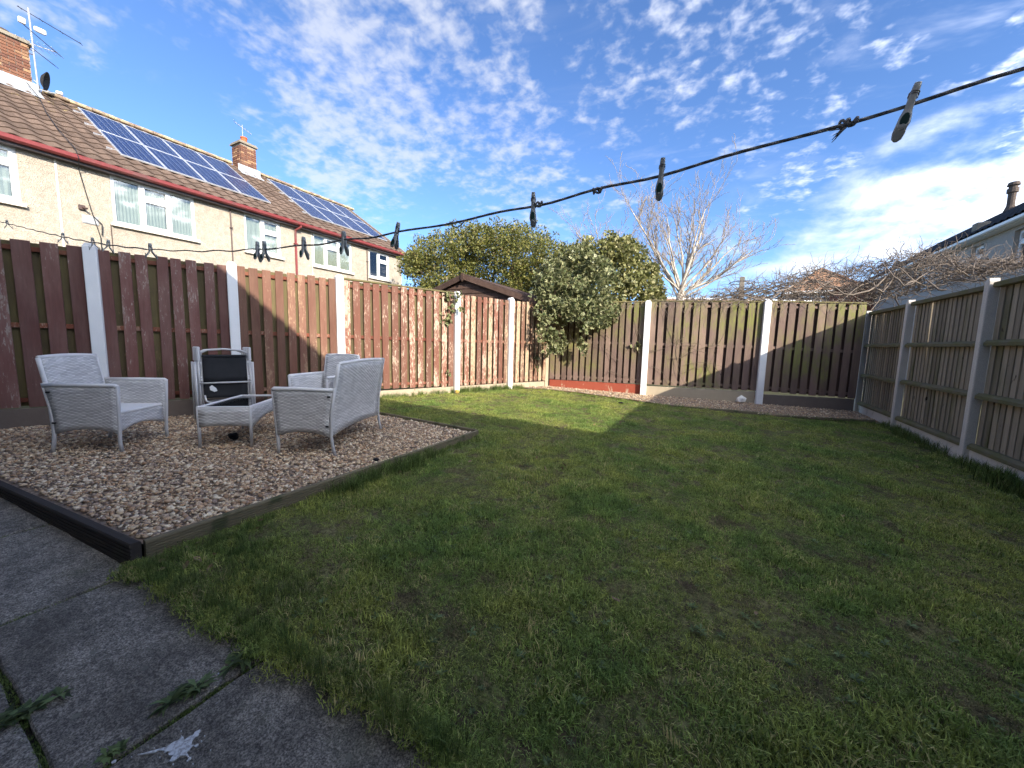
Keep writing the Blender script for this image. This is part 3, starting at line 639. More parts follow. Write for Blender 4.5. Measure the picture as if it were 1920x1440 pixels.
# ================================================================== HOUSES
def wpart(b, name, mat, root, smooth=False, fix=True):         # geometry given in world coordinates, hung under root
    return b.build(name, mat, root, -root.location, (0, 0, 0), smooth, fix)
def sub(b, name, mat, part, smooth=False): return b.build(name, mat, part, (0, 0, 0), (0, 0, 0), smooth)

def wall_with_openings(b, x0, x1, y0, y1, z0, z1, ops):          # wall slab in the y-z plane, openings (ya,yb,za,zb)
    ys = sorted(ops); cur = y0
    for (a, c, d, e) in ys:
        b.box(x0, x1, cur, a, z0, z1); b.box(x0, x1, a, c, z0, d); b.box(x0, x1, a, c, e, z1); cur = c
    b.box(x0, x1, cur, y1, z0, z1)

def window(root, xf, sgn, y0, y1, z0, z1, lights, curtain=True, folds=14, sill=True):
    """lights: list of (fraction width, split) ; sgn=+1 faces +x"""
    f = MB(); fw = .062; X = lambda d: xf + sgn * d
    def bx(b, d0, d1, a, c, e, g): b.box(min(X(d0), X(d1)), max(X(d0), X(d1)), a, c, e, g)
    bx(f, -.09, -.03, y0, y1, z0, z0 + fw); bx(f, -.09, -.03, y0, y1, z1 - fw, z1); bx(f, -.09, -.03, y0, y0 + fw, z0 + fw, z1 - fw); bx(f, -.09, -.03, y1 - fw, y1, z0 + fw, z1 - fw)
    panes = []; y = y0; tot = sum(l[0] for l in lights)
    for i, (fr, split) in enumerate(lights):
        ya, yb = y, y + (y1 - y0) * fr / tot; y = yb
        pa = ya + (fw if i == 0 else fw / 2); pb = yb - (fw if i == len(lights) - 1 else fw / 2)
        if i: bx(f, -.092, -.028, ya - fw / 2, ya + fw / 2, z0 + fw, z1 - fw)
        if split:
            zs = z1 - (z1 - z0) * split; bx(f, -.088, -.022, pa, pb, zs - .035, zs + .035)
            for (e, g) in ((z0 + fw, zs - .035), (zs + .035, z1 - fw)):
                k = .04
                bx(f, -.075, -.012, pa, pb, e, e + k); bx(f, -.075, -.012, pa, pb, g - k, g); bx(f, -.075, -.012, pa, pa + k, e + k, g - k); bx(f, -.075, -.012, pb - k, pb, e + k, g - k)
                panes.append((pa + k, pb - k, e + k, g - k))
        else: panes.append((pa, pb, z0 + fw, z1 - fw))
    w = wpart(f, 'window', 'upvc', root)
    for (a, c, e, g) in panes:
        m = MB(); bx(m, -.062, -.056, a - .004, c + .004, e - .004, g + .004); sub(m, 'pane', 'pane', w)
        if curtain:
            m = MB(); n = max(6, int((c - a) * folds * 2)); vs = []
            for k in range(n + 1): yy = a + (c - a) * k / n; xx = X(-.095 - .018 * (k % 2)); vs += [(xx, yy, e), (xx, yy, g - .02)]
            m.add(vs, [(2 * k, 2 * k + 2, 2 * k + 3, 2 * k + 1) for k in range(n)]); o = m.build('curtain', 'curtain', w, fix=False)
    m = MB(); bx(m, -.27, -.25, y0, y1, z0, z1); sub(m, 'dark_backing', 'room_dark', w)  # dark panel added in place of an unlit interior
    if sill:
        m = MB(); bx(m, -.02, .09, y0 - .05, y1 + .05, z0 - .075, z0 - .002); sub(m, 'sill', 'sill_stone', w)
    return w

def tile_mesh(name, mat, w=.30, l=.385, amp=.019):
    b = MB(); n = 7; top = []; vs = []
    for r, (yy, zz) in enumerate(((0, .034), (l, .006))):
        for k in range(n): x = w * k / (n - 1); vs.append((x, yy, zz + amp * math.sin(2 * PI * k / (n - 1) + .6)))
    for k in range(n): vs.append((vs[k][0], 0.002, vs[k][2] - .016))
    fs = [(k, k + 1, n + k + 1, n + k) for k in range(n - 1)] + [(2 * n + k, 2 * n + k + 1, k + 1, k) for k in range(n - 1)]
    b.add(vs, fs); return b.mesh(name, mat, False, False)

def brick_stack(root_part, x0, x1, y0, y1, z0, z1, faces, course=.075, bl=.225):
    me = MB(); me.bev(-.1075, .1075, -.051, .051, 0, .065, .004); bm_ = me.mesh('brick', 'brick')
    hm = MB(); hm.bev(-.05, .05, -.051, .051, 0, .065, .004); hb = hm.mesh('brick', 'brick')
    n = int((z1 - z0) / course)
    for k in range(n):
        z = z0 + k * course
        for fc in faces:
            if fc in ('+x', '-x'):
                L = y1 - y0; off = 0 if k % 2 else bl / 2; p = -off
                while p < L - .02:
                    a, c = max(p, 0), min(p + bl, L)
                    if c - a > .06:
                        x = (x1 - .046) if fc == '+x' else (x0 + .046)
                        o = put('brick', bm_, root_part, (x + random.uniform(-.003, .003), y0 + (a + c) / 2, z), (0, 0, PI / 2)); o.scale = ((c - a - .012) / .215, 1, 1)
                    p += bl
            else:
                L = x1 - x0 - .104; off = bl / 2 if k % 2 else 0; p = -off
                while p < L - .02:
                    a, c = max(p, 0), min(p + bl, L)
                    if c - a > .06:
                        y = (y0 + .046)
                        o = put('brick', bm_, root_part, (x0 + (a + c) / 2, y + random.uniform(-.003, .003), z), (0, 0, 0)); o.scale = ((c - a - .012) / .215, 1, 1)
                    p += bl

def left_house():
    xw, y0, y1 = -12.97, -3.0, 12.95
    root = thing('terraced_house', 'cream pebble-dashed terraced house with brown tiled roof and red gutter, left', 'house', (xw, y1, 0))
    wins = [(.55, 2.20, 3.86, 4.97, [(.5, 0), (.5, .3)]), (3.56, 5.20, 3.86, 4.97, [(.33, 0), (.34, .32), (.33, 0)]), (6.44, 7.53, 3.86, 4.97, [(.47, 0), (.53, .36)]),
            (8.66, 10.28, 3.84, 4.95, [(.30, 0), (.36, .32), (.34, 0)]), (11.12, 12.22, 3.84, 4.95, [(.45, 0), (.55, .34)])]
    b = MB(); wall_with_openings(b, xw - .3, xw, y0, y1, -.2, 5.05, [w[:4] for w in wins])
    b.box(-20.3, xw - .3, y1 - .3, y1, -.2, 5.05); b.box(-20.3, -20.0, y0, y1 - .3, -.2, 5.05)
    b.prism([(xw - .02, 5.05), (-16.65, 7.42), (-20.28, 5.05)], y1 - .3, y1 - .004, 'y')
    wpart(b, 'wall', 'render_wall', root)
    for i, (a, c, d, e, l) in enumerate(wins): window(root, xw, 1, a, c, d, e, l, True, [12, 16, 8, 18, 14][i])
    # eaves
    ex, ez = -12.74, 5.10; rx, rz_ = -16.65, 7.66; pit = math.atan2(rz_ - ez, ex - rx); c, s = math.cos(pit), math.sin(pit)
    b = MB(); b.box(xw + .004, -12.79, y0, y1 + .02, 4.95, 5.03); wpart(b, 'soffit', 'gutter_grey', root)
    b = MB(); b.prism([(-12.79, 5.0), (-12.70, 5.0), (-12.66, 5.03), (-12.65, 5.105), (-12.665, 5.105), (-12.69, 5.03), (-12.785, 5.03), (-12.785, 5.12), (-12.79, 5.12)], y0, y1 + .03, 'y'); wpart(b, 'gutter', 'fascia_red', root)
    # roof slab, tiles, ridge
    b = MB(); b.prism([(ex, ez - .03), (ex, ez), (rx, rz_), (-20.55, ez), (-20.55, ez - .03), (rx, rz_ - .10)], y0, y1 + .03, 'y'); roof = wpart(b, 'roof', 'roof_tile', root)
    tm = tile_mesh('tile', 'roof_tile'); M = Matrix(((0, -c, s), (1, 0, 0), (0, s, c))); eul = M.to_euler(); ex_, ey_, ez_ = Vector((0, 1, 0)), Vector((-c, 0, s)), Vector((s, 0, c))
    SL = math.hypot(ex - rx, rz_ - ez); rows = 14; ph = SL / rows; cells = []
    for r in range(rows):
        for k in range(int((y1 - 0.0) / .30) + 1):
            y = 0.0 + k * .30
            if y + .3 > y1 + .06: continue
            p = Vector((ex + .04, y, ez)) + ey_ * (r * ph) + ez_ * .002
            mid = r * ph + ph / 2
            under = (.95 < mid < 4.25) and ((3.95 < y and y + .3 < 7.55) or (8.98 < y and y + .3 < 12.5))
            vis = y > 1.55 and not under and not (y < 3.2 and y > 2.2 and r > 12)
            cells.append((vis, (p - CP).length, p, r, k))
    visc = sorted([q for q in cells if q[0]], key=lambda q: q[1]); ind = visc[:300]; rest = visc[300:] + [q for q in cells if not q[0]]
    for v_, d_, p, r, k in ind: put('tile', tm, roof, p, eul)
    vt = np.array([v.co[:] for v in tm.vertices]); ft = np.array([f.vertices[:] for f in tm.polygons]); Mn = np.array(M); V, F = [], []
    for i, (v_, d_, p, r, k) in enumerate(rest): V.append(vt @ Mn.T + np.array(p)); F.append(ft + i * len(vt))
    o = put('tiles_beyond', np_mesh('tiles_beyond', np.concatenate(V), np.concatenate(F), 'roof_tile'), roof); tag(o, kind='stuff')
    rb = MB(); prof = [(.15 * math.cos(t), .11 * math.sin(t)) for t in np.linspace(PI, 0, 8)]
    rb.prism(prof + [(.13, -.02), (-.13, -.02)], 0, .44, 'y'); rm = rb.mesh('ridge_tile', 'ridge_tile')
    for k in range(26):
        y = 1.6 + k * .45
        if 2.2 < y + .2 < 3.3 or 8.0 < y + .22 < 8.75: continue
        put('ridge_tile', rm, roof, (rx, y, rz_ + .02 + random.uniform(-.006, .006)), (0, 0, random.gauss(0, .008)))
    b = MB(); b.prism([(ex + .05, ez - .02), (ex + .05, ez + .06), (rx, rz_ + .08), (rx, rz_)], y1 + .03, y1 + .07, 'y'); wpart(b, 'verge', 'mortar', root)
    # chimneys
    def chimney(x0, x1, ya, yb, z0, z1, pots, lbl):
        b = MB(); b.box(x0 + .01, x1 - .012, ya + .012, yb - .004, z0, z1); ch = wpart(b, 'chimney', 'mortar', root); ch['label'] = lbl
        brick_stack(ch, x0, x1, ya, yb, z0, z1, ('+x', '-y'))
        m = MB(); m.box(x0 - .05, x1 + .05, ya - .05, yb + .05, z1, z1 + .05); m.box(x0 - .02, x1 + .02, ya - .02, yb + .02, z1 + .05, z1 + .10); sub(m, 'cap', 'chimney_cap', ch)
        for (px_, py_, r_, h_, mt) in pots:
            m = MB(); m.lathe([(r_ * .95, 0), (r_, h_ * .8), (r_ * 1.12, h_ * .82), (r_ * 1.12, h_), (r_ * .8, h_), (r_ * .8, h_ - .04)], 14, (px_, py_, z1 + .10)); sub(m, 'pot', mt, ch, False)
        m = MB(); zr = lambda x: rz_ - (x - rx) * math.tan(pit)
        m.prism([(x1, zr(x1) + .28), (x1 + .012, zr(x1) + .28), (x1 + .02, zr(x1) + .07), (x1 + .28, zr(x1 + .28) + .07), (x1 + .28, zr(x1 + .28) + .055), (x1, zr(x1) + .03)], ya - .12, yb + .12, 'y')
        for k in range(4): m.prism([(x1 + .002 - .17 * k, zr(x1 - .17 * k) + .05), (x1 + .002 - .17 * k, zr(x1 - .17 * k) + .30), (x1 + .002 - .17 * (k + 1), zr(x1 - .17 * k) + .30), (x1 + .002 - .17 * (k + 1), zr(x1 - .17 * (k + 1)) + .05)], yb + .004, yb + .012, 'y')
        sub(m, 'flashing', 'lead', ch)
    chimney(-17.05, -16.30, 2.25, 3.17, 7.18, 8.62, [(-16.65, 2.78, .17, .12, 'pot_dark')], 'brown brick chimney with aerials, nearest the camera')
    chimney(-16.85, -16.22, 8.06, 8.60, 7.18, 8.44, [(-16.50, 8.33, .105, .25, 'terracotta')], 'brown brick chimney with orange pot, between the solar panels')
    # pipes, vent, joint strip on the wall
    def pipe(y, z0, z1, r, mat, neck=True):
        m = MB(); pts = [(xw + .25, y, z1), (xw + .25, y, z1 - .05), (xw + .06, y - .08, z1 - .16), (xw + .05, y - .08, z1 - .3), (xw + .05, y - .08, z0)] if neck else [(xw + .03, y, z1), (xw + .03, y, z0)]
        m.tube(pts, r, 8)
        for z in np.arange(z0 + .5, z1 - .3, 1.3): m.box(xw + .002, xw + .05 + r * 1.3, (y - (.08 if neck else 0)) - r * 1.5, (y - (.08 if neck else 0)) + r * 1.5, z, z + .03)
        return wpart(m, 'downpipe', mat, root)
    pipe(6.06, 0, 4.97, .020, 'pipe_brown', False); pipe(8.08, 0, 5.02, .036, 'fascia_red'); pipe(11.0, 0, 4.97, .020, 'pipe_brown', False)
    m = MB(); m.box(xw - .01, xw + .012, 2.705, 2.735, 0, 4.95); wpart(m, 'joint_strip', 'sill_stone', root)
    m = MB(); m.box(xw - .01, xw + .008, 8.60, 8.612, 0, 4.95); wpart(m, 'joint_strip', 'sill_stone', root)
    m = MB(); m.box(xw, xw + .02, 3.04, 3.30, 3.72, 3.90)
    for k in range(2): m.box(xw + .02, xw + .03, 3.055 + k * .125, 3.16 + k * .125, 3.735, 3.885)
    wpart(m, 'vent', 'lead', root)
    m = MB(); m.box(xw, xw + .06, 3.0, 3.10, 4.0, 4.10); m.tube([(xw + .05, 3.05, 4.05), (xw + .16, 3.1, 4.02)], .02, 6); wpart(m, 'lamp', 'pipe_brown', root)
    # solar arrays: each two rows of four
    def array(ya, lbl):
        r0 = Vector((ex, ya, ez)) + ey_ * .92 + ez_ * .09
        t = thing('solar_array', lbl, 'solar panels', r0); t.rotation_euler = eul
        g = MB(); g.bev(.03, .865, .03, 1.625, -.004, .004, .002); gm = g.mesh('panel', 'solar_cell')
        fm = MB()
        for (a, c2, d, e) in ((0, .895, 0, .03), (0, .895, 1.625, 1.655), (0, .03, .03, 1.625), (.865, .895, .03, 1.625)): fm.bev(a, c2, d, e, -.03, .010, .002)
        fme = fm.mesh('frame', 'aluminium')
        for r in range(2):
            for k in range(4):
                p = put('panel', gm, t, (k * .905, r * 1.67, 0)); put('frame', fme, p)
        rl = MB()
        for y in (.35, 1.3, 2.0, 2.95): rl.box(-.16, 3.68, y, y + .04, -.085, -.03)
        rl.build('mounting_rail', 'aluminium', t); return t
    array(3.93, 'blue solar panels on the roof between the two chimneys'); array(8.97, 'blue solar panels on the roof beyond the orange chimney pot')
    # cable over the roof and down the wall
    pts = [(-16.2, 3.05, 7.62), (-15.6, 3.12, 7.12), (-14.6, 3.0, 6.47), (-13.6, 2.95, 5.83), (-12.72, 2.98, 5.24), (-12.62, 3.0, 5.02), (-12.9, 3.05, 4.85), (-12.945, 3.12, 4.5), (-12.94, 3.2, 4.0), (-12.94, 3.26, 3.7), (-12.94, 3.31, 3.45), (-12.94, 3.30, 2.6)]
    m = MB(); m.tube(pts, .009, 6); m.tube([(-12.93, 3.22, 3.9), (-12.9, 3.34, 3.75), (-12.92, 3.33, 3.5)], .010, 5); tag(m.build('aerial_cable', 'cable_black'), 'black cable running down the tiled roof and cream wall', 'cable')
    m = MB(); m.tube([(-12.945, 3.50, 3.80), (-12.945, 3.50, 2.2)], .007, 5); tag(m.build('thin_wire', 'pipe_brown'), 'thin wire on the cream wall below the wide window', 'wire')
left_house()

def aerials():
    t = thing('tv_aerial', 'cluster of aerials on a mast by the nearest chimney', 'aerial', (-16.22, 3.24, 7.55))
    m = MB(); m.tube([(0, 0, 0), (.0, -.02, 1.25), (.0, -.03, 1.95)], .017, 8); m.build('mast', 'lead', t)
    m = MB(); m.tube([(0, 0, .85), (-.05, -.1, .85)], .012, 5); m.tube([(0, 0, .95), (-.05, -.12, .95)], .012, 5); m.build('bracket', 'pot_dark', t)
    def yagi(z, d, L, n, el, nm='aerial_boom', mat='cable_black'):
        d = Vector(d).normalized(); sd = d.cross(Vector((0, 0, 1))).normalized(); m = MB(); m.tube([-d * .25 + Vector((0, 0, z)), d * L + Vector((0, 0, z))], .010, 5)
        for k in range(n): p = d * (-.2 + (L + .2) * k / (n - 1)) + Vector((0, 0, z)); m.tube([p - sd * el, p + sd * el], .007, 4)
        m.build(nm, mat, t)
    yagi(1.83, (.55, .75, -.42), 1.0, 4, .06); yagi(1.40, (.5, .5, -.62), .6, 5, .14); yagi(1.10, (.5, .6, -.12), .45, 6, .22, mat='aluminium'); yagi(.98, (.5, .5, -.55), .5, 4, .1)
    m = MB(); m.bev(-.04, .04, -.22, -.10, 1.50, 1.63, .01); m.bev(-.04, .04, .03, .24, 1.46, 1.58, .02); m.build('amplifier_box', 'white_plastic', t)
    d = thing('satellite_dish', 'dark satellite dish on the nearest chimney', 'satellite dish', (-16.25, 3.25, 7.45), R(-25))
    m = MB(); n = 16; vs = [(0, 0, .40)]; fs = []
    for r in (1, 2):
        for k in range(n): a = 2 * PI * k / n; vs.append((.04 * r * r * .8 - .03, .11 * r * math.cos(a), .40 + .15 * r * math.sin(a)))
    fs = [(0, 1 + k, 1 + (k + 1) % n) for k in range(n)] + [(1 + k, 1 + n + k, 1 + n + (k + 1) % n, 1 + (k + 1) % n) for k in range(n)]
    m.add(vs, fs); o = m.build('reflector', 'cable_black', d, fix=False); o.rotation_euler = (0, R(12), R(88)); o.scale = (.8, .8, .8); o.location = (.02, .02, .08); sm_ = o.modifiers.new('thick', 'SOLIDIFY'); sm_.thickness = .012
    m = MB(); m.tube([(0, 0, .14), (.18, .24, .06), (.30, .42, .04)], .013, 5); m.build('feed_arm', 'lead', d)
    m = MB(); m.bev(.28, .36, .38, .50, .02, .09, .01); m.build('feed_horn', 'white_plastic', d)
    m = MB(); m.tube([(-.06, -.08, .35), (0, -.02, .3), (0, 0, .4)], .018, 6); m.build('bracket', 'lead', d)
    t2 = thing('small_aerial', 'small aerial on a thin mast behind the orange chimney pot', 'aerial', (-16.75, 8.42, 8.4))
    m = MB(); m.tube([(0, 0, 0), (0, 0, .95)], .012, 6); m.build('mast', 'lead', t2)
    m = MB(); dd = Vector((.5, .62, -.5)).normalized(); sd = Vector((.78, -.62, 0)); b0 = Vector((0, 0, .86)); m.tube([b0 - dd * .3, b0 + dd * .35], .010, 5)
    for k in range(6): p = b0 + dd * (-.28 + .11 * k); m.tube([p - sd * .16, p + sd * .16], .006, 4); 
    m.build('aerial_boom', 'lead', t2)
aerials()

def right_house():
    xw, y0, y1 = 7.45, 15.2, 31.5
    root = thing('terraced_house', 'grey-rendered house with dark roof and white gutter, right edge', 'house', (xw, y0, 0))
    wins = [(16.0, 17.15, 3.85, 4.86, [(.5, 0), (.5, .35)]), (18.62, 19.30, 3.95, 4.86, [(1, .4)]), (22.0, 23.6, 3.85, 4.86, [(.33, 0), (.34, .35), (.33, 0)])]
    b = MB(); wall_with_openings(b, xw, xw + .3, y0, y1, -.4, 5.0, [w[:4] for w in wins]); b.box(xw + .3, 14.6, y0, y0 + .3, -.4, 5.0); b.box(xw + .3, 14.6, y1 - .3, y1, -.4, 5.0)
    for yy in (y0, y1 - .3): b.prism([(xw + .02, 5.0), (11.05, 7.35), (14.58, 5.0)], yy, yy + .3, 'y')
    wpart(b, 'wall', 'render_grey', root)
    for (a, c, d, e, l) in wins: window(root, xw + .08, -1, a, c, d, e, l, True, 8, False)
    b = MB(); b.prism([(7.20, 5.14), (7.20, 4.99), (7.26, 4.98), (7.26, 5.14)], y0 - .02, y1 + .02, 'y'); b.box(7.26, 7.45, y0, y1, 4.985, 5.01); wpart(b, 'fascia', 'upvc', root)
    b = MB(); b.prism([(7.09, 5.10), (7.10, 5.03), (7.14, 5.0), (7.18, 5.0), (7.195, 5.03), (7.195, 5.10), (7.185, 5.10), (7.17, 5.02), (7.12, 5.02), (7.10, 5.10)], y0 - .02, y1 + .02, 'y'); wpart(b, 'gutter', 'upvc', root)
    b = MB(); b.prism([(7.14, 5.09), (7.14, 5.15), (11.05, 7.68), (14.9, 5.15), (14.9, 5.09), (11.05, 7.60)], y0 - .05, y1 + .05, 'y'); roof = wpart(b, 'roof', 'roof_dark', root)
    # tiles of the slope that shows
    rx, rz_, ex, ez = 11.05, 7.68, 7.14, 5.15; pit = math.atan2(rz_ - ez, rx - ex); c, s = math.cos(pit), math.sin(pit); M = np.array(((0, c, -s), (-1, 0, 0), (0, s, c)))
    tm = tile_mesh('tile', 'roof_dark'); vt = np.array([v.co[:] for v in tm.vertices]); ft = np.array([f.vertices[:] for f in tm.polygons]); V, F = [], []; i = 0
    for r in range(14):
        for k in range(54):
            p = np.array((ex - .03 + c * r * .333, y1 - k * .30, ez + s * r * .333)); V.append(vt @ M.T + p); F.append(ft + i * len(vt)); i += 1
    tag(put('roof_tiles', np_mesh('roof_tiles', np.concatenate(V), np.concatenate(F), 'roof_dark'), roof), kind='stuff')
    # flue
    d = ray(1893, 396); p = CP + d * (10.6 / d.x); m = MB(); m.lathe([(.20, 0), (.12, .25), (.12, .75), (.17, .78), (.17, .95), (.13, .97), (.13, 1.05), (.19, 1.07), (.16, 1.2), (.03, 1.22)], 12, (p.x, p.y, 7.36)); wpart(m, 'flue', 'pot_dark', root)
    m = MB()
    for (yy, k) in ((19.6, 3), (26.5, 2)): m.bev(7.6, 7.95, yy, yy + .3, 5.50, 5.78, .02)
    wpart(m, 'roof_vent', 'chimney_cap', root)
right_house()

def own_house():
    root = thing('end_house', 'house at our back whose shadow lies over patio and lawn', 'house', (0, -.47, 0))
    b = MB(); b.box(-6.5, 14, -9, -.47, -.3, 4.98); wpart(b, 'wall', 'carpet_wall', root)
    b = MB(); b.prism([(-.20, 4.98), (-.20, 5.10), (-4.7, 7.7), (-9.25, 5.10), (-9.25, 4.98)], -6.6, 14.1, 'x'); wpart(b, 'roof', 'roof_tile', root)
own_house()

# ---- shed behind the left fence
def shed():
    ya = 7.98; A = on_y(870, 514, ya); Rr = on_y(1006, 561, ya); sl = (A.z - Rr.z) / (Rr.x - A.x); hw = (Rr.x - A.x) - .10; ze = A.z - sl * hw
    t = thing('garden_shed', 'dark brown timber shed gable rising behind the left fence', 'shed', (A.x, ya, gz(A.x, ya) - .15))
    b = MB(); b.prism([(A.x - hw + .1, 0), (A.x + hw - .1, 0), (A.x + hw - .1, ze), (A.x, A.z - .07), (A.x - hw + .1, ze)], ya + .06, ya + 3.2, 'y'); wpart(b, 'body', 'shed_brown', t)
    z = 1.7; 
    while z < A.z - .12:                               # cladding boards on the gable
        h = .125; zt_ = min(z + h, A.z - .09); w0 = min(hw - .08, (A.z - .06 - z) / sl); w1 = max(.0, min(hw - .08, (A.z - .06 - zt_) / sl))
        m = MB(); m.add([(A.x - w0, ya + .030, z), (A.x + w0, ya + .030, z), (A.x + w1, ya + .048, zt_), (A.x - w1, ya + .048, zt_), (A.x - w0, ya + .058, z), (A.x + w0, ya + .058, z), (A.x + w1, ya + .058, zt_), (A.x - w1, ya + .058, zt_)],
                        [(0, 1, 2, 3), (4, 7, 6, 5), (0, 4, 5, 1), (1, 5, 6, 2), (2, 6, 7, 3), (3, 7, 4, 0)]); wpart(m, 'cladding_board', 'shed_brown', t); z += h
    for sg in (-1, 1):
        m = MB(); e = Vector((A.x + sg * (hw + .12), 0, A.z - sl * (hw + .12)))
        m.prism([(A.x, A.z - .015), (A.x, A.z - .14), (e.x, e.z - .14), (e.x, e.z - .015)], ya - .06, ya - .03, 'y'); wpart(m, 'bargeboard', 'shed_brown', t)
        m = MB(); m.prism([(A.x, A.z + .01), (A.x, A.z - .025), (e.x + sg * .02, e.z - .025), (e.x + sg * .02, e.z + .01)], ya - .05, ya + 3.3, 'y'); wpart(m, 'roof', 'felt_roof', t)
    m = MB(); m.prism([(A.x - .035, A.z + .02), (A.x + .035, A.z + .02), (A.x + .045, A.z - .12), (A.x, A.z - .20), (A.x - .045, A.z - .12)], ya - .09, ya - .065, 'y'); wpart(m, 'finial', 'shed_brown', t)
shed()

# ---- things far behind the back fence
def far_things():
    # bungalow with hipped orange roof
    c = at(1550, 498, 30); z0 = c.z - 2.0; e0 = at(1496, 545, 30).z
    t = thing('bungalow', 'small house with hipped orange tile roof behind the bare vine', 'house', (c.x, c.y, 0)); X, Y, wx, wy = c.x, c.y, 2.6, 3.0
    m = MB(); m.box(X - wx + .3, X + wx - .3, Y - .2, Y + 5, -.5, e0); wpart(m, 'wall', 'render_grey', t)
    m = MB(); m.add([(X - wx, Y - .6, e0), (X + wx, Y - .6, e0), (X + wx, Y + 5.4, e0), (X - wx, Y + 5.4, e0), (X, Y + 1.6, c.z), (X, Y + 3.0, c.z)], [(0, 1, 4), (1, 2, 5, 4), (2, 3, 5), (3, 0, 4, 5), (3, 2, 1, 0)]); rf = wpart(m, 'roof', 'roof_orange', t)
    m = MB()
    for (a, b_) in (((X - wx, Y - .6, e0), (X, Y + 1.6, c.z)), ((X + wx, Y - .6, e0), (X, Y + 1.6, c.z)), ((X, Y + 1.6, c.z), (X, Y + 3, c.z))): m.tube([Vector(a) + Vector((0, 0, .05)), Vector(b_) + Vector((0, 0, .05))], .10, 6)
    sub(m, 'hip_tile', 'roof_orange', rf)
    m = MB(); m.box(X - wx - .03, X + wx + .03, Y - .66, Y - .6, e0 - .2, e0 + .02); wpart(m, 'fascia', 'upvc', t)
    for k, xx in enumerate((X - 1.6, X - .2, X + 1.0)):
        m = MB(); m.box(xx, xx + .9, Y - .24, Y - .19, e0 - 1.5, e0 - .4); w = wpart(m, 'window', 'upvc', t); m = MB(); m.box(xx + .08, xx + .82, Y - .26, Y - .235, e0 - 1.42, e0 - .48); sub(m, 'pane', 'room_dark', w)
    # brick outbuilding
    a = at(1572, 532, 22); b2 = at(1632, 568, 22); t = thing('brick_outbuilding', 'red brick outbuilding glimpsed through the vine by the right fence', 'outbuilding', (a.x + .9, a.y, 0))
    m = MB(); m.box(a.x + .15, b2.x - .05, a.y, a.y + 2.5, -.4, a.z - .25); wpart(m, 'wall', 'brick_far', t)
    m = MB(); m.prism([(a.x, a.z - .32), (b2.x + .1, a.z - .32), (b2.x + .1, a.z - .2), ((a.x + b2.x) / 2, a.z + .1), (a.x, a.z - .2)], a.y - .15, a.y + 2.7, 'y'); wpart(m, 'roof', 'roof_orange', t)
    # low roof strip beyond the back fence
    l = at(1262, 549, 26); r = at(1420, 552, 26); t = thing('low_building', 'long low building with brown roof beyond the bare tree', 'outbuilding', (l.x, l.y, 0)); w = Vector((r.x - l.x, r.y - l.y, 0)); L = w.length; rz_ = math.atan2(w.y, w.x); t.rotation_euler = (0, 0, rz_)
    m = MB(); m.box(0.2, L + 6, .8, 5.2, -.5, l.z - .9); m.build('wall', 'render_grey', t)
    m = MB(); m.prism([(0.4, l.z - 1.0), (3.0, l.z), (5.6, l.z - 1.0), (3.0, l.z - .15)], 0, L + 6.2, 'x'); m.build('roof', 'roof_orange', t)
    m = MB(); m.tube([(0, 3.0, l.z), (L + 6.2, 3.0, l.z)], .11, 6); m.build('ridge', 'upvc', t)
    # clothes post with wire ring
    b = at(1388, 566, 16); tp = at(1385, 519, 16); t = thing('clothes_post', 'timber clothes post with wire ring beyond the back fence', 'post', (b.x, b.y, gz(b.x, b.y) - .15))
    m = MB(); m.bev(-.09, .09, -.09, .09, 0, tp.z + .05, .01); m.build('post', 'pole_wood', t)
    m = MB(); m.tube([(.46 * math.cos(a_), .46 * math.sin(a_), tp.z - .18) for a_ in np.linspace(0, 2 * PI, 25)], .016, 5); m.build('ring', 'cable_black', t)
    m = MB(); m.tube([(.1, 0, tp.z - .2), (3.0, -1.0, tp.z - .45), (6.0, -2.0, tp.z - .55)], .010, 4); m.build('wire', 'lead', t)
far_things()

# ================================================================== FURNITURE
def panel_mesh(fn, nu, nv, th, mat, name):        # thick curved panel: fn(s,t)->Vector ; uv in metres
    P = [[fn(i / nu, j / nv) for i in range(nu + 1)] for j in range(nv + 1)]
    vs = []; uv = []; fs = []
    nrm = []
    for j in range(nv + 1):
        for i in range(nu + 1):
            a = P[j][min(i + 1, nu)] - P[j][max(i - 1, 0)]; b = P[min(j + 1, nv)][i] - P[max(j - 1, 0)][i]; n = a.cross(b); n = n.normalized() if n.length > 1e-9 else Vector((0, 0, 1)); nrm.append(n)
    W_ = lambda j, i: sum((P[j][k + 1] - P[j][k]).length for k in range(i)); H_ = lambda j, i: sum((P[k + 1][i] - P[k][i]).length for k in range(j))
    for sd in (.5, -.5):
        q = 0
        for j in range(nv + 1):
            for i in range(nu + 1): vs.append(P[j][i] + nrm[q] * th * sd); uv.append((W_(j, i), H_(j, i))); q += 1
    N = (nu + 1) * (nv + 1); ix = lambda j, i: j * (nu + 1) + i
    for j in range(nv):
        for i in range(nu):
            fs.append((ix(j, i), ix(j, i + 1), ix(j + 1, i + 1), ix(j + 1, i))); fs.append((N + ix(j + 1, i), N + ix(j + 1, i + 1), N + ix(j, i + 1), N + ix(j, i)))
    rim = [ix(0, i) for i in range(nu)] + [ix(j, nu) for j in range(nv)] + [ix(nv, i) for i in range(nu, 0, -1)] + [ix(j, 0) for j in range(nv, 0, -1)]
    for k in range(len(rim)): a, b = rim[k], rim[(k + 1) % len(rim)]; fs.append((b, a, N + a, N + b))
    me = bpy.data.meshes.new(name); me.from_pydata(vs, [], fs); L = me.uv_layers.new(name='UVMap')
    for p in me.polygons:
        for li in p.loop_indices: L.data[li].uv = uv[me.loops[li].vertex_index]
    me.materials.append(MAT[mat]); me.polygons.foreach_set('use_smooth', [True] * len(me.polygons)); me.update()
    md = None; return me

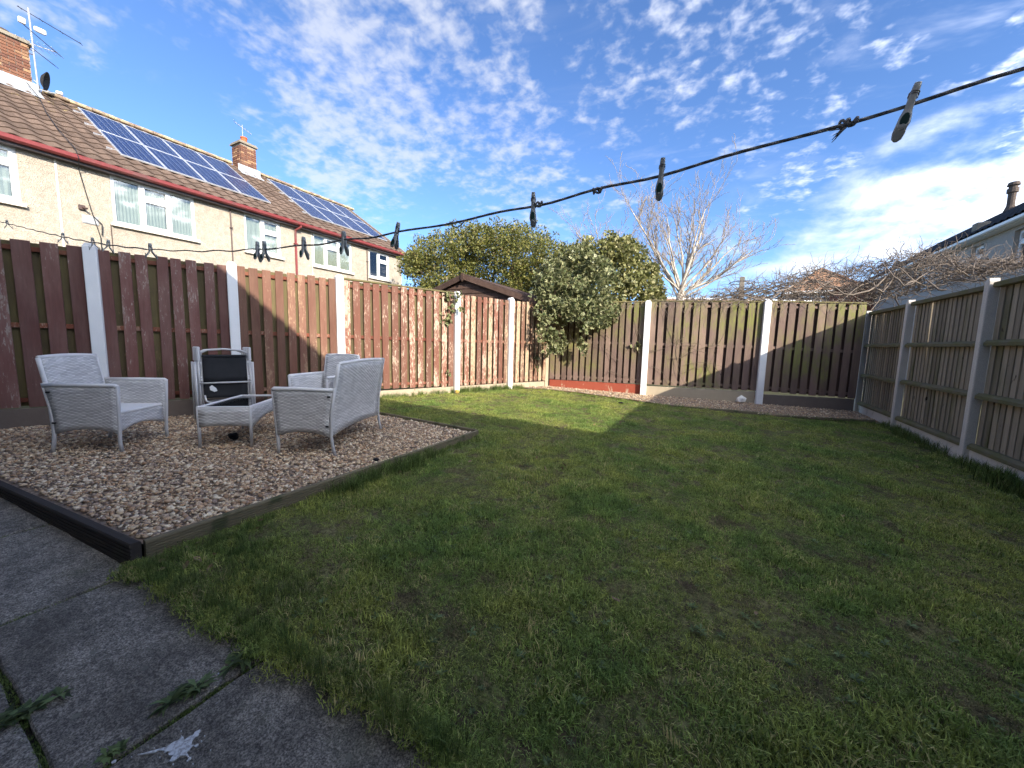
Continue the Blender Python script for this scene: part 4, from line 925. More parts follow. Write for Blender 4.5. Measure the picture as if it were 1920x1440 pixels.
def lerp(a, b, t): return a + (b - a) * t
def wicker_seat(name, label, cat, loc, rz, Wd, group=None):
    """armchair or loveseat: faces local +x, width along y"""
    t = thing(name, label, cat, loc, rz, group); hw = Wd / 2; D = .243
    def xb(z): return -D - (.02 if z < .35 else .02 + (z - .35) * .17)       # back plane leans
    def xf(z): return D - .015 + .05 * z
    for sd in (-1, 1):
        y = sd * hw
        def side(s, v):
            zb_ = .165 + .045 * math.sin(PI * s) ** .8; z = lerp(zb_, .592, v); return Vector((lerp(xb(z) + .01, xf(z), s), y + sd * .02 * (z - .2), z))
        arm = put('arm_panel', panel_mesh(side if sd > 0 else (lambda s, v: side(1 - s, v)), 10, 8, .024, 'wicker', 'arm_panel'), t)
        m = MB(); m.tube([(xb(.6) + .0, y + sd * .010, .600), (0, y + sd * .012, .602), (xf(.6) - .012, y + sd * .012, .600), (xf(.6) + .002, y + sd * .012, .588)], .019, 8); m.build('arm_rest', 'wicker_trim', t, smooth=True)
        m = MB(); zs = [0, .08, .17, .4, .59]; m.tube([(xf(z) + .004 + (.012 if z == 0 else 0), y + sd * .02 * (z - .2), z) for z in zs], .0145, 8); m.build('leg', 'furniture_metal', t, smooth=True)
        m = MB(); m.tube([(xb(z) - .004 - (.03 if z == 0 else .012 if z < .1 else 0), y + sd * .004, z) for z in [0, .08, .17, .4, .62]], .0145, 8); m.build('leg', 'furniture_metal', t, smooth=True)
        for (xx, zz) in ((xb(.54) + .03, .54), (xb(.27) + .02, .27)):
            m = MB(); m.bev(xx - .014, xx + .014, y + sd * .026 - .006, y + sd * .026 + .006, zz - .008, zz + .008, .002); m.build('bolt', 'bolt_black', t)
    def back(s, v): z = lerp(.175 + .03 * math.sin(PI * s), .835 + .012 * math.sin(PI * s), v); return Vector((xb(z), lerp(-hw + .012, hw - .012, s), z))
    put('backrest', panel_mesh(back, 10, 10, .026, 'wicker', 'backrest'), t)
    m = MB(); m.tube([back(k / 8, 1) + Vector((0, 0, .004)) for k in range(9)], .017, 8); m.build('top_rail', 'wicker_trim', t, smooth=True)
    for k in (0, 1):
        m = MB(); m.tube([back(k, q / 6) for q in range(3, 7)], .016, 8); m.build('back_post', 'wicker_trim', t, smooth=True)
    def apron(s, v): z = lerp(.165 + .055 * math.sin(PI * s), .335, v); return Vector((D - .03, lerp(-hw + .015, hw - .015, s), z))
    put('apron', panel_mesh(apron, 10, 5, .02, 'wicker', 'apron'), t)
    m = MB(); m.bev(-D + .01, D - .012, -hw + .015, hw - .015, .335, .362, .008); m.build('seat', 'seat_cloth', t)
    return t
GZ = .142
wicker_seat('rattan_armchair', 'grey rattan armchair alone at the left of the gravel', 'armchair', (-5.02, 1.275, GZ), R(36), .535, 'grey rattan seats on the gravel')
wicker_seat('rattan_loveseat', 'grey rattan loveseat, its back to the lawn', 'loveseat', (-3.505, 2.50, GZ), R(206), 1.05, 'grey rattan seats on the gravel')
wicker_seat('rattan_armchair', 'grey rattan armchair half hidden behind the loveseat', 'armchair', (-4.36, 3.00, GZ), R(283), .54, 'grey rattan seats on the gravel')

def coffee_table():
    t = thing('coffee_table', 'low grey rattan coffee table with dark glass top', 'table', (-4.35, 2.08, GZ), R(130)); L, w, H = .415, .232, .385
    for sx in (-1, 1):
        for sy in (-1, 1):
            m = MB(); m.tube([(sx * (L - .012), sy * (w - .012), z) for z in (0, .2, H)], .0145, 8); m.build('leg', 'furniture_metal', t, smooth=True)
    for sy in (-1, 1):
        def f(s, v): z = lerp(.19 + .075 * math.sin(PI * s), H - .012, v); return Vector((lerp(-L + .02, L - .02, s), sy * (w - .006), z))
        put('apron', panel_mesh(f, 10, 4, .018, 'wicker', 'apron'), t)
    for sx in (-1, 1):
        def f(s, v): z = lerp(.20 + .01 * math.sin(PI * s), H - .012, v); return Vector((sx * (L - .006), lerp(-w + .02, w - .02, s), z))
        put('apron', panel_mesh(f, 6, 4, .018, 'wicker', 'apron'), t)
    for (a, b, c, d) in ((-L, L, -w, -w + .03), (-L, L, w - .03, w), (-L, -L + .03, -w + .03, w - .03), (L - .03, L, -w + .03, w - .03)):
        m = MB(); m.bev(a, b, c, d, H - .016, H + .010, .004); m.build('rim', 'wicker_trim', t)
    m = MB(); m.box(-L + .028, L - .028, -w + .028, w - .028, H - .006, H + .002); m.build('glass_top', 'table_glass', t)
coffee_table()

def folded_chair(label, loc, rz, tilt, tagged=False):
    t = thing('folded_garden_chair', label, 'folded chair', loc, rz, 'folded chairs leaning by the fence'); t.rotation_euler = (0, tilt, rz); w = .255     # faces +x
    for sd in (-1, 1):
        m = MB(); m.tube([(0, sd * w, 0), (0, sd * w, .90)], .0125, 8); m.build('frame_tube', 'chair_frame_grey', t, smooth=True)
        m = MB(); m.tube([(.035, sd * (w + .03), .02), (.03, sd * (w + .03), .74)], .011, 8); m.build('leg', 'chair_frame_grey', t, smooth=True)
        m = MB(); m.tube([(-.035, sd * (w - .025), .03), (-.03, sd * (w - .025), .80)], .011, 8); m.build('leg', 'chair_frame_grey', t, smooth=True)
        m = MB(); m.lathe([(.021, 0), (.021, .16), (.014, .17)], 8, (0, sd * w, .76)); m.build('arm_rest', 'chair_frame_grey', t)
        for z in (.53, .56, .74):
            m = MB(); m.lathe([(.011, 0), (.011, .022)], 8, (0, 0, 0)); m.build('knob', 'white_plastic', t, (.012, sd * (w - .02), z), (0, R(90), 0))
    m = MB(); m.tube([(-.02, -w + .02, .80), (-.02, -w + .03, .86), (-.02, -w + .09, .89), (-.02, 0, .905), (-.02, w - .09, .89), (-.02, w - .03, .86), (-.02, w - .02, .80)], .011, 8); m.build('back_hoop', 'chair_frame_grey', t, smooth=True)
    m = MB(); m.tube([(.014, -w, .485), (.014, w, .485)], .011, 8); m.build('cross_bar', 'chair_frame_grey', t, smooth=True)
    m = MB(); m.tube([(.01, -w + .04, .34), (.02, -w + .05, .27), (.03, -w + .10, .235), (.03, w - .04, .25), (.01, w - .02, .28)], .011, 8); m.build('seat_hoop', 'chair_frame_grey', t, smooth=True)
    for (za, zb_, xx) in ((.50, .83, -.006), (.30, .50, -.004)):
        def f(s, v): return Vector((xx - .018 * math.sin(PI * s) * math.sin(PI * v), lerp(-w + .035, w - .035, s), lerp(za, zb_, v)))
        put('sling', panel_mesh(f, 6, 5, .006, 'mesh_black', 'sling'), t)
    m = MB(); m.tube([(.002, -w + .035, .815), (.002, w - .035, .815)], .010, 6); m.build('sling_hem', 'mesh_black', t)
    if tagged:
        m = MB(); m.prism([(-.16, .40), (-.12, .375), (-.09, .385), (-.10, .42), (-.14, .46), (-.165, .44)], .012, .016, 'x'); m.build('care_tag', 'white_plastic', t)
    return t
fdir = R(-22)
folded_chair('folded black sling chair, front of the stack by the fence', (-5.36, 2.36, GZ), fdir, R(-4), True)
folded_chair('folded black sling chair, middle of the stack by the fence', (-5.455, 2.385, GZ), fdir + R(2), R(-5))
folded_chair('folded black sling chair, back of the stack by the fence', (-5.56, 2.40, GZ), fdir - R(3), R(-7))

# ================================================================== WASHING LINE
_LP = [(1920, 133), (1800, 167), (1706, 197), (1590, 232), (1460, 269), (1240, 325), (1120, 355), (1000, 382), (880, 409), (744, 438), (645, 454), (570, 462), (490, 468), (400, 470), (282, 465), (203, 459), (175, 456), (118, 444), (14, 419)]
_LS = [on_y(a, b, .82) for a, b in _LP]
_LC = np.polyfit([p.x for p in _LS], [p.z for p in _LS], 4)
_LX0, _LX1 = max(p.x for p in _LS), min(p.x for p in _LS)
def line_z(x):                                  # the rope's sag, surveyed from the photograph
    c = min(max(x, _LX1), _LX0); return float(np.polyval(_LC, c) + np.polyval(np.polyder(_LC), c) * (x - c))
def line_y(x): return .82
def washing_line():
    pts = [(x, line_y(x) + .002 * math.sin(x * 31), line_z(x) + .0025 * math.sin(x * 23 + 1)) for x in np.linspace(2.4, -6.3, 260)]
    m = MB(); n = 8; vs = []; uvs = []; fs = []
    L = 0
    for i, p in enumerate(pts):
        r = .0028 if p[0] > -2.0 else (.0028 if p[0] > -2.6 else .0036)
        if -2.55 < p[0] < -1.55: r = .0026
        if i: L += math.dist(p, pts[i - 1])
        for j in range(n + 1):
            a = 2 * PI * j / n; rr = r * (1 + .10 * math.sin(3 * a + L * 210)); vs.append((p[0], p[1] + rr * math.cos(a), p[2] + rr * math.sin(a))); uvs.append((L, j / n))
    for i in range(len(pts) - 1):
        for j in range(n): fs.append((i * (n + 1) + j, i * (n + 1) + j + 1, (i + 1) * (n + 1) + j + 1, (i + 1) * (n + 1) + j))
    me = bpy.data.meshes.new('washing_line'); me.from_pydata(vs, [], fs); U = me.uv_layers.new(name='UVMap')
    for p in me.polygons:
        for li in p.loop_indices: U.data[li].uv = uvs[me.loops[li].vertex_index]
    me.materials.append(MAT['rope']); me.polygons.foreach_set('use_smooth', [True] * len(me.polygons)); me.update()
    t = thing('washing_line', 'dark twisted washing line strung across the garden above the patio edge', 'washing line', (2.4, .82, line_z(2.4)))
    put('rope', me, t, -t.location)
    # frayed knots and a loop of loose cord
    def knot(x, k, name='knot'):
        m = MB(); c = Vector((x, line_y(x), line_z(x)))
        m.tube([c + Vector((.010 * math.cos(a * 1.0) * .8 + .012 * (a / 9 - .5), .0052 * math.cos(a * 2.3), .0052 * math.sin(a * 2.3))) for a in np.linspace(0, 9, 30)], .0022, 6); m.build(name, 'rope', t, -t.location, smooth=True)
    knot(_LS[3].x, 1); knot(_LS[6].x, 2); knot(_LS[7].x + .012, 3)
    m = MB(); kx = _LS[3].x; c = Vector((kx, line_y(kx), line_z(kx))); q = random.Random(5)
    for k in range(7):
        p = c.copy(); pts2 = [p.copy()]; dirn = Vector((-.45 + q.uniform(-.35, .35), q.uniform(-.2, .2), -1)).normalized()
        for s_ in range(5): dirn = (dirn + Vector((q.uniform(-.5, .3), q.uniform(-.3, .3), q.uniform(-.2, .3)))).normalized(); p = p + dirn * q.uniform(.003, .007); pts2.append(p.copy())
        m.tube(pts2, [.0016, .0014, .0012, .001, .0008, .0005], 4)
    m.build('frayed_end', 'rope', t, -t.location)
    m = MB(); c = Vector((-.62, line_y(-.62), line_z(-.62))); m.tube([c + Vector((.022 * (1 - k / 5), -.003, -.004 - .011 * math.sin(PI * k / 10))) for k in range(11)], .0017, 5); m.build('loose_loop', 'rope', t, -t.location)
washing_line()

def peg_parts(spread, mat_o, mat_i):
    """two levers that open towards -z, spread along y, jaw gripping the rope at z=0"""
    out = []
    for sd in (-1, 1):
        m = MB(); prof = [(.034, .0030, .0050, .0042), (.026, .0034, .0056, .0046), (.012, .0050, .0056, .0040), (0, .0062, .0054, .0036), (-.012, .0056, .0060, .0040), (-.026, .0070 + spread * .35, .0082, .0038), (-.040, .0085 + spread * .8, .0090, .0034), (-.049, .0090 + spread, .0070, .0028), (-.053, .0092 + spread, .0030, .0018)]
        vs = []; n = 8
        for (z, yc, hx, hy) in prof:
            for j in range(n): a = 2 * PI * j / n; vs.append((hx * math.copysign(abs(math.cos(a)) ** .7, math.cos(a)), sd * yc + hy * math.copysign(abs(math.sin(a)) ** .7, math.sin(a)), z))
        k = len(prof); fs = [(i * n + j, i * n + (j + 1) % n, (i + 1) * n + (j + 1) % n, (i + 1) * n + j) for i in range(k - 1) for j in range(n)] + [tuple(range(n)), tuple((k - 1) * n + j for j in reversed(range(n)))]
        m.add(vs, fs); lev = m.mesh('lever', mat_o, True)
        g = MB(); yc = .0085 + spread * .72; vs = [(.0062 * math.cos(2 * PI * j / 12), sd * (yc + .0040 - (.0 if sd > 0 else 0)) + sd * .0006 * 0, -.037 + .0125 * math.sin(2 * PI * j / 12)) for j in range(12)]
        vs2 = [(x * .9, y + sd * .0012, z) for x, y, z in vs]; g.add(vs + vs2, [tuple(range(12, 24))] + [(j, (j + 1) % 12, 12 + (j + 1) % 12, 12 + j) for j in range(12)]); gr = g.mesh('grip', mat_i)
        out.append((lev, gr))
    s_ = MB(); s_.tube([(.0068 * math.cos(a), .0095 * math.sin(a), .012 + .0006 * a) for a in np.linspace(0, 4 * PI, 26)], .0010, 5); sp = s_.mesh('spring', 'spring_steel', True)
    return out, sp
PEG = {}
for key, sprd, mo, mi in (('grey', .010, 'peg_grey', 'peg_green'), ('pale', .012, 'peg_pale', 'peg_green'), ('wide', .018, 'peg_grey', 'peg_grey')): PEG[key] = peg_parts(sprd, mo, mi)
def peg(x, key, tx, ty, rz, label):
    t = thing('clothes_peg', label, 'peg', (x, line_y(x), line_z(x)), 0, 'pegs clipped along the washing line'); t.rotation_euler = (tx, ty, rz); t.scale = (.84,) * 3; levs, sp = PEG[key]
    for lev, gr in levs:
        l = put('lever', lev, t); put('grip', gr, l)
    put('spring', sp, t)
def _lx(px): return on_y(px, float(np.interp(px, [a for a, b in reversed(_LP)], [b for a, b in reversed(_LP)])), .82).x
pegs = [(_lx(1706), 'pale', R(-4), R(12), R(-8), 'pale peg with green grip, nearest peg at the right end of the line'),
        (_lx(1240), 'grey', R(3), R(3), R(7), 'grey peg hanging before the bare tree'),
        (_lx(1000), 'grey', R(-3), R(-1), R(22), 'grey peg hanging above the evergreen tree'),
        (_lx(744), 'grey', R(2), R(12), R(24), 'grey peg tilted over the corner of the cream house gutter'),
        (_lx(645), 'grey', R(3), R(2), R(12), 'grey peg over the three-light window beyond the red downpipe'),
        (_lx(570), 'grey', R(-2), R(-3), R(14), 'grey peg just right of the red downpipe'),
        (_lx(496), 'grey', R(4), R(2), R(16), 'grey peg at the right of a close pair, left of the red downpipe'),
        (_lx(483), 'grey', R(-8), R(-4), R(30), 'grey peg at the left of a close pair, left of the red downpipe'),
        (_lx(282), 'wide', R(2), R(0), R(6), 'open grey peg midway between the first two white posts'),
        (_lx(203), 'wide', R(-4), R(0), R(4), 'open grey peg just right of the leftmost white post'),
        (_lx(175), 'wide', R(6), R(0), R(-5), 'open grey peg in front of the leftmost white post'),
        (_lx(118), 'wide', R(-3), R(0), R(3), 'open grey peg between the leftmost post and the picture edge'),
        (_lx(14), 'wide', R(5), R(0), R(-4), 'open grey peg farthest left on the line')]
for p in pegs: peg(*p)

# ================================================================== TREES AND CLIMBERS
def leaf_cloud(cent, outw, size, jitter=1.0, shape='oval', rng=RNG, curl=.25):
    """one folded leaf per centre: returns V (n*k,3), F (quads)"""
    n = len(cent); d = outw / (np.linalg.norm(outw, axis=1, keepdims=True) + 1e-9)
    ax = d + rng.normal(0, .75 * jitter, (n, 3)); ax[:, 2] += rng.normal(-.1, .3, n); ax /= np.linalg.norm(ax, axis=1, keepdims=True) + 1e-9
    r = rng.normal(0, 1, (n, 3)); sd = np.cross(ax, r); sd /= np.linalg.norm(sd, axis=1, keepdims=True) + 1e-9; nm = np.cross(ax, sd)
    s = (size * rng.uniform(.65, 1.3, n))[:, None]
    if shape == 'oval': prof = [(0, 0, 0), (.45, .27, .06), (1, 0, -curl * .4), (.45, -.27, .06)]
    else: prof = [(0, 0, 0), (.30, .46, .08), (1, 0, -curl * .3), (.30, -.46, .08)]
    V = np.stack([cent + s * (ax * a + sd * b + nm * c) for a, b, c in prof], 1).reshape(-1, 3)
    F = np.arange(n * 4).reshape(n, 4); return V, F
def crown_points(clumps, per, rng=RNG, shell=.55):
    """clumps: (cx,cy,cz,rx,ry,rz). leaves spread through each clump, denser near its skin"""
    C, O = [], []
    for (cx, cy, cz, rx, ry, rz_), n in zip(clumps, per):
        v = rng.normal(0, 1, (n, 3)); v /= np.linalg.norm(v, axis=1, keepdims=True); rad = shell + (1.06 - shell) * rng.random(n) ** .6; p = v * rad[:, None]
        C.append(p * np.array((rx, ry, rz_)) + np.array((cx, cy, cz))); O.append(v + np.array((0, 0, .25)))
    return np.concatenate(C), np.concatenate(O)
def bend(p0, p1, k, n, rng):
    p0, p1 = Vector(p0), Vector(p1); m = (p0 + p1) / 2 + Vector((rng.uniform(-k, k), rng.uniform(-k, k), rng.uniform(-k, k) * .5)); return [p0 * (1 - t) ** 2 + m * 2 * t * (1 - t) + p1 * t * t for t in [i / n for i in range(n + 1)]]

def evergreen():
    q = random.Random(3); base = at(905, 640, 14); gx, gy = base.x, base.y; zg = gz(gx, gy) - .15
    t = thing('evergreen_tree', 'broad dense evergreen tree behind the shed', 'tree', (gx, gy, zg))
    # outline in the photograph: (pixel x, top y)
    top = [(752, 478), (775, 452), (810, 434), (850, 424), (890, 420), (930, 415), (970, 420), (1010, 430), (1045, 445), (1085, 470), (1110, 500)]
    clumps = []
    def topy(x):
        for (a, b), (c, d) in zip(top, top[1:]):
            if a <= x <= c: return b + (d - b) * (x - a) / (c - a)
        return 480
    for k in range(230):
        x = q.uniform(760, 1100); dep = 14 + q.uniform(-1.7, 1.7); ty = topy(min(max(x, 753), 1109)); edge = abs(x - 905) / 160
        y = ty + 16 + (q.random() ** 1.3) * (575 - ty); r = q.uniform(.34, .58); p = at(x, y, dep); clumps.append((p.x, p.y, p.z - r * .3, r, r, r * .8))
    for k in range(95):                                     # sprays standing proud of the outline
        x = q.uniform(760, 1060); ty = topy(x); p = at(x, ty + q.uniform(-9, 14), 14 + q.uniform(-1, 1)); r = q.uniform(.07, .22); clumps.append((p.x, p.y, p.z - r, r * .8, r * .8, r * 1.3))
    per = [int(360 * (c[3] / .45) ** 2) for c in clumps]
    C, O = crown_points(clumps, per, shell=.45); V, F = leaf_cloud(C, O, .085, .9)
    put('crown', np_mesh('crown', V, F, 'leaf_evergreen'), t, -t.location)
    m = MB(); b0 = Vector((gx, gy, zg))
    for k in range(9):
        c = clumps[k * 11]; m.tube(bend(b0 + Vector((q.uniform(-.2, .2), q.uniform(-.2, .2), 0)), c[:3], .5, 7, q), [.13, .11, .09, .07, .06, .05, .04, .02], 6)
    m.build('trunk', 'bark_dark', t, -t.location)
evergreen()

def shrub():
    q = random.Random(9); base = at(1160, 620, 10.6); t = thing('variegated_shrub', 'pale green leafy shrub rising behind the back fence, left of the bare tree', 'shrub', (base.x, base.y, gz(base.x, base.y) - .15))
    top = [(1035, 500), (1060, 470), (1090, 455), (1120, 452), (1150, 440), (1180, 452), (1205, 470), (1225, 500), (1240, 535), (1250, 560)]
    def topy(x):
        for (a, b), (c, d) in zip(top, top[1:]):
            if a <= x <= c: return b + (d - b) * (x - a) / (c - a)
        return 540
    clumps = []
    for k in range(120):
        x = q.uniform(1060, 1240); ty = topy(x); y = ty + 12 + q.random() * max(10, 585 - ty); r = q.uniform(.14, .32); p = at(x, y, 10.4 + q.uniform(-.7, .9)); clumps.append((p.x, p.y, p.z - r * .3, r, r, r))
    for k in range(55):
        x = q.uniform(1060, 1244); p = at(x, topy(x) + q.uniform(-8, 10), 10.6 + q.uniform(-.5, .5)); r = q.uniform(.06, .14); clumps.append((p.x, p.y, p.z - r, r, r, r * 1.5))
    C, O = crown_points(clumps, [int(190 * (c[3] / .28) ** 2) + 12 for c in clumps], shell=.4); V, F = leaf_cloud(C, O, .085, .9, 'wide')
    put('crown', np_mesh('crown', V, F, 'leaf_shrub'), t, -t.location)
    m = MB()
    for k in range(7): m.tube(bend(t.location + Vector((q.uniform(-.3, .3), 0, 0)), clumps[k * 9][:3], .4, 6, q), [.06, .05, .045, .04, .03, .02, .01], 5)
    m.build('trunk', 'bark_dark', t, -t.location)
shrub()

def ivy():
    q = random.Random(21); rng = np.random.default_rng(5); t = thing('ivy', 'cream-edged ivy spilling over the corner of the left and back fences', 'ivy', (-3.5, 8.3, gz(-3.5, 8.3)))
    cl = []
    def add(px, py, dep, r, rz_=None): p = at(px, py, dep); cl.append((p.x, p.y, p.z, r, r * .8, rz_ or r))
    for k in range(58):                                     # main mass above the fence
        px = q.uniform(1016, 1152); py = 512 + q.random() * 80; add(px, py, 8.75 + q.uniform(-.35, .75), q.uniform(.10, .24))
    for k in range(26): add(q.uniform(1030, 1130), q.uniform(468, 525), 9.3 + q.uniform(-.3, .6), q.uniform(.10, .24))
    for k in range(46):                                     # curtain hanging over the boards, deepest at the corner post
        px = q.uniform(1010, 1160); lim = 640 if px < 1040 else (600 if px < 1085 else (628 - abs(px - 1112) * .7)); py = q.uniform(570, lim); add(px, py, 8.42 + q.uniform(-.14, .10), q.uniform(.06, .15))
    for k in range(15): add(q.uniform(1020, 1072), q.uniform(622, 662), 8.42, q.uniform(.04, .11))
    for k in range(5): add(q.uniform(1084, 1100), q.uniform(640, 668), 8.5, q.uniform(.04, .08), .10)
    for k in range(9): add(q.uniform(1006, 1030), q.uniform(565, 645), 8.6, q.uniform(.05, .10))
    for k in range(30):                                     # loose sprays breaking the outline
        a_ = q.uniform(0, 2 * PI); add(1085 + 82 * math.cos(a_), 545 + 66 * math.sin(a_), 8.7 + q.uniform(-.3, .4), q.uniform(.03, .08), q.uniform(.04, .12))
    add(1196, 648, 8.42, .06); add(1188, 652, 8.42, .04)
    for k in range(7): add(q.uniform(830, 848), q.uniform(548, 618), 7.42, q.uniform(.03, .07)); 
    add(862, 552, 7.4, .05); add(857, 560, 7.38, .04); add(866, 580, 7.4, .03); add(840, 700, 7.4, .03); add(1002, 690, 8.9, .05, .1); add(1004, 670, 8.9, .04, .1)
    per = [int(88 * (c[3] / .18) ** 2) + 6 for c in cl]
    C, O = crown_points(cl, per, rng, .35); O = O + np.array((.35, -.75, -.15)); V, F = leaf_cloud(C, O, .086, .62, 'wide', rng)
    # each leaf: pale rim and a darker heart slightly proud of it
    v4 = V.reshape(-1, 4, 3); cen = v4.mean(1, keepdims=True); nn = np.cross(v4[:, 2] - v4[:, 0], v4[:, 1] - v4[:, 3]); nn /= np.linalg.norm(nn, axis=1, keepdims=True) + 1e-9
    k = rng.uniform(.35, .86, (len(v4), 1, 1)); V2a = (cen + (v4 - cen) * k + nn[:, None] * .0025).reshape(-1, 3); V2b = (cen + (v4 - cen) * k - nn[:, None] * .0025).reshape(-1, 3); n4 = len(V)
    put('leaves', np_mesh('leaves', V, F, 'leaf_ivy_rim'), t, -t.location)
    put('leaf_hearts', np_mesh('leaf_hearts', np.concatenate([V2a, V2b]), np.concatenate([F, F + n4]), 'leaf_ivy_mid'), t, -t.location)['kind'] = 'stuff'
    t.children[0]['kind'] = 'stuff'
    m = MB(); b0 = Vector((-3.45, 8.36, .15))
    for j in range(46):
        c = q.choice(cl[:150]); s0 = b0 + Vector((q.uniform(-.15, .5), q.uniform(0, .1), q.uniform(1.2, 1.9))) if j > 2 else b0 + Vector((0, 0, .9)); r0 = q.uniform(.005, .010) if j > 2 else .014; m.tube(bend(s0, c[:3], .5, 7, q), [r0 * (1 - .1 * i) for i in range(8)], 4)
    for j in range(22):                                     # bare runners on the back fence boards
        x = q.uniform(-2.2, .3); z = q.uniform(.5, 1.5); p = Vector((x, 8.55 + (x + 2.2) * .18, z)); pts = [p.copy()]; dr = Vector((q.uniform(-1, 1), .16, q.uniform(-.4, 1))).normalized()
        for s_ in range(6): dr = (dr + Vector((q.uniform(-.4, .4), 0, q.uniform(-.4, .4)))).normalized(); p = p + Vector((dr.x, dr.x * .18, dr.z)) * .12; pts.append(p.copy())
        m.tube(pts, [.005, .005, .004, .004, .003, .003, .002], 4)
    m.build('stems', 'bark_dark', t, -t.location)
ivy()

def bare_tree(name, label, bpx, bpy_, dep, limbs, seed, rbase, mat='bark_pale', levels=3, spread=.5):
    q = random.Random(seed); b = at(bpx, bpy_, dep); zg = gz(b.x, b.y) - .15; t = thing(name, label, 'tree', (b.x, b.y, zg)); tr, tw = MB(), MB()
    fork = Vector((b.x, b.y, b.z)); tr.tube([Vector((b.x, b.y, zg)), Vector((b.x + .05, b.y, (zg + b.z) / 2)), fork], [rbase * 1.25, rbase * 1.05, rbase], 8)
    def grow(p, d, L, r, lev):
        n = 6 if lev < 2 else 4; pts = [p.copy()]; rs = [r]; dd = d.copy(); wob = .10 + .05 * lev
        for i in range(n):
            dd = (dd + Vector((q.gauss(0, wob), q.gauss(0, wob), q.gauss(.012 if lev == 0 else .05, wob * .6)))).normalized(); p = p + dd * (L / n); pts.append(p.copy()); rs.append(max(r * (1 - .72 * (i + 1) / n), .0045))
            if lev < levels and i >= (1 if lev == 0 else 0):
                for s_ in range(1 if lev else q.choice((1, 1, 2))):
                    if q.random() < .90:
                        sd = dd.orthogonal().normalized(); sd.rotate(Matrix.Rotation(q.uniform(0, 2 * PI), 3, dd)); nd = (dd + sd * q.uniform(.35, .8) + Vector((0, 0, .22))).normalized(); grow(p.copy(), nd, L * q.uniform(.28, .50), max(rs[-1] * .66, .006), lev + 1)
        (tr if lev == 0 else tw).tube(pts, rs, 6 if lev == 0 else 4, cap=False)
    for (px, py, dd_, rr) in limbs:
        e = at(px, py, dep + dd_); v = e - fork; grow(fork + Vector((q.uniform(-.08, .08), q.uniform(-.08, .08), q.uniform(-.15, .05))), (v.normalized() + Vector((0, 0, -.10))).normalized(), v.length * (.86 if abs(px - bpx) > 70 else .74), rbase * rr, 0)
    tr.build('trunk', mat, t, -t.location, smooth=True, fix=False); tw.build('branches', 'bark_twig' if mat == 'bark_pale' else mat, t, -t.location, smooth=True, fix=False); return t
bare_tree('bare_tree', 'pale leafless tree lit by the sun behind the back fence', 1275, 552, 13, [(1255, 335, .3, .42), (1300, 318, -.2, .5), (1345, 335, .4, .42), (1195, 350, .1, .34), (1390, 410, -.3, .46), (1230, 400, -.6, .34), (1320, 400, .8, .36), (1375, 480, .3, .3), (1165, 360, .6, .26), (1285, 360, 1.0, .4), (1345, 420, -.8, .32), (1405, 455, .5, .34), (1360, 365, .2, .36), (1215, 375, -.4, .32), (1335, 500, -.5, .3), (1180, 440, .2, .26), (1400, 400, .6, .36), (1420, 440, -.2, .32), (1170, 395, .4, .28)], 17, .125)
bare_tree('thin_bare_tree', 'thin leafless branches rising behind the variegated shrub', 1135, 520, 14.5, [(1062, 400, 0, .5), (1105, 380, .4, .55), (1150, 385, -.3, .6), (1190, 400, .2, .5), (1085, 430, .8, .4)], 29, .075)

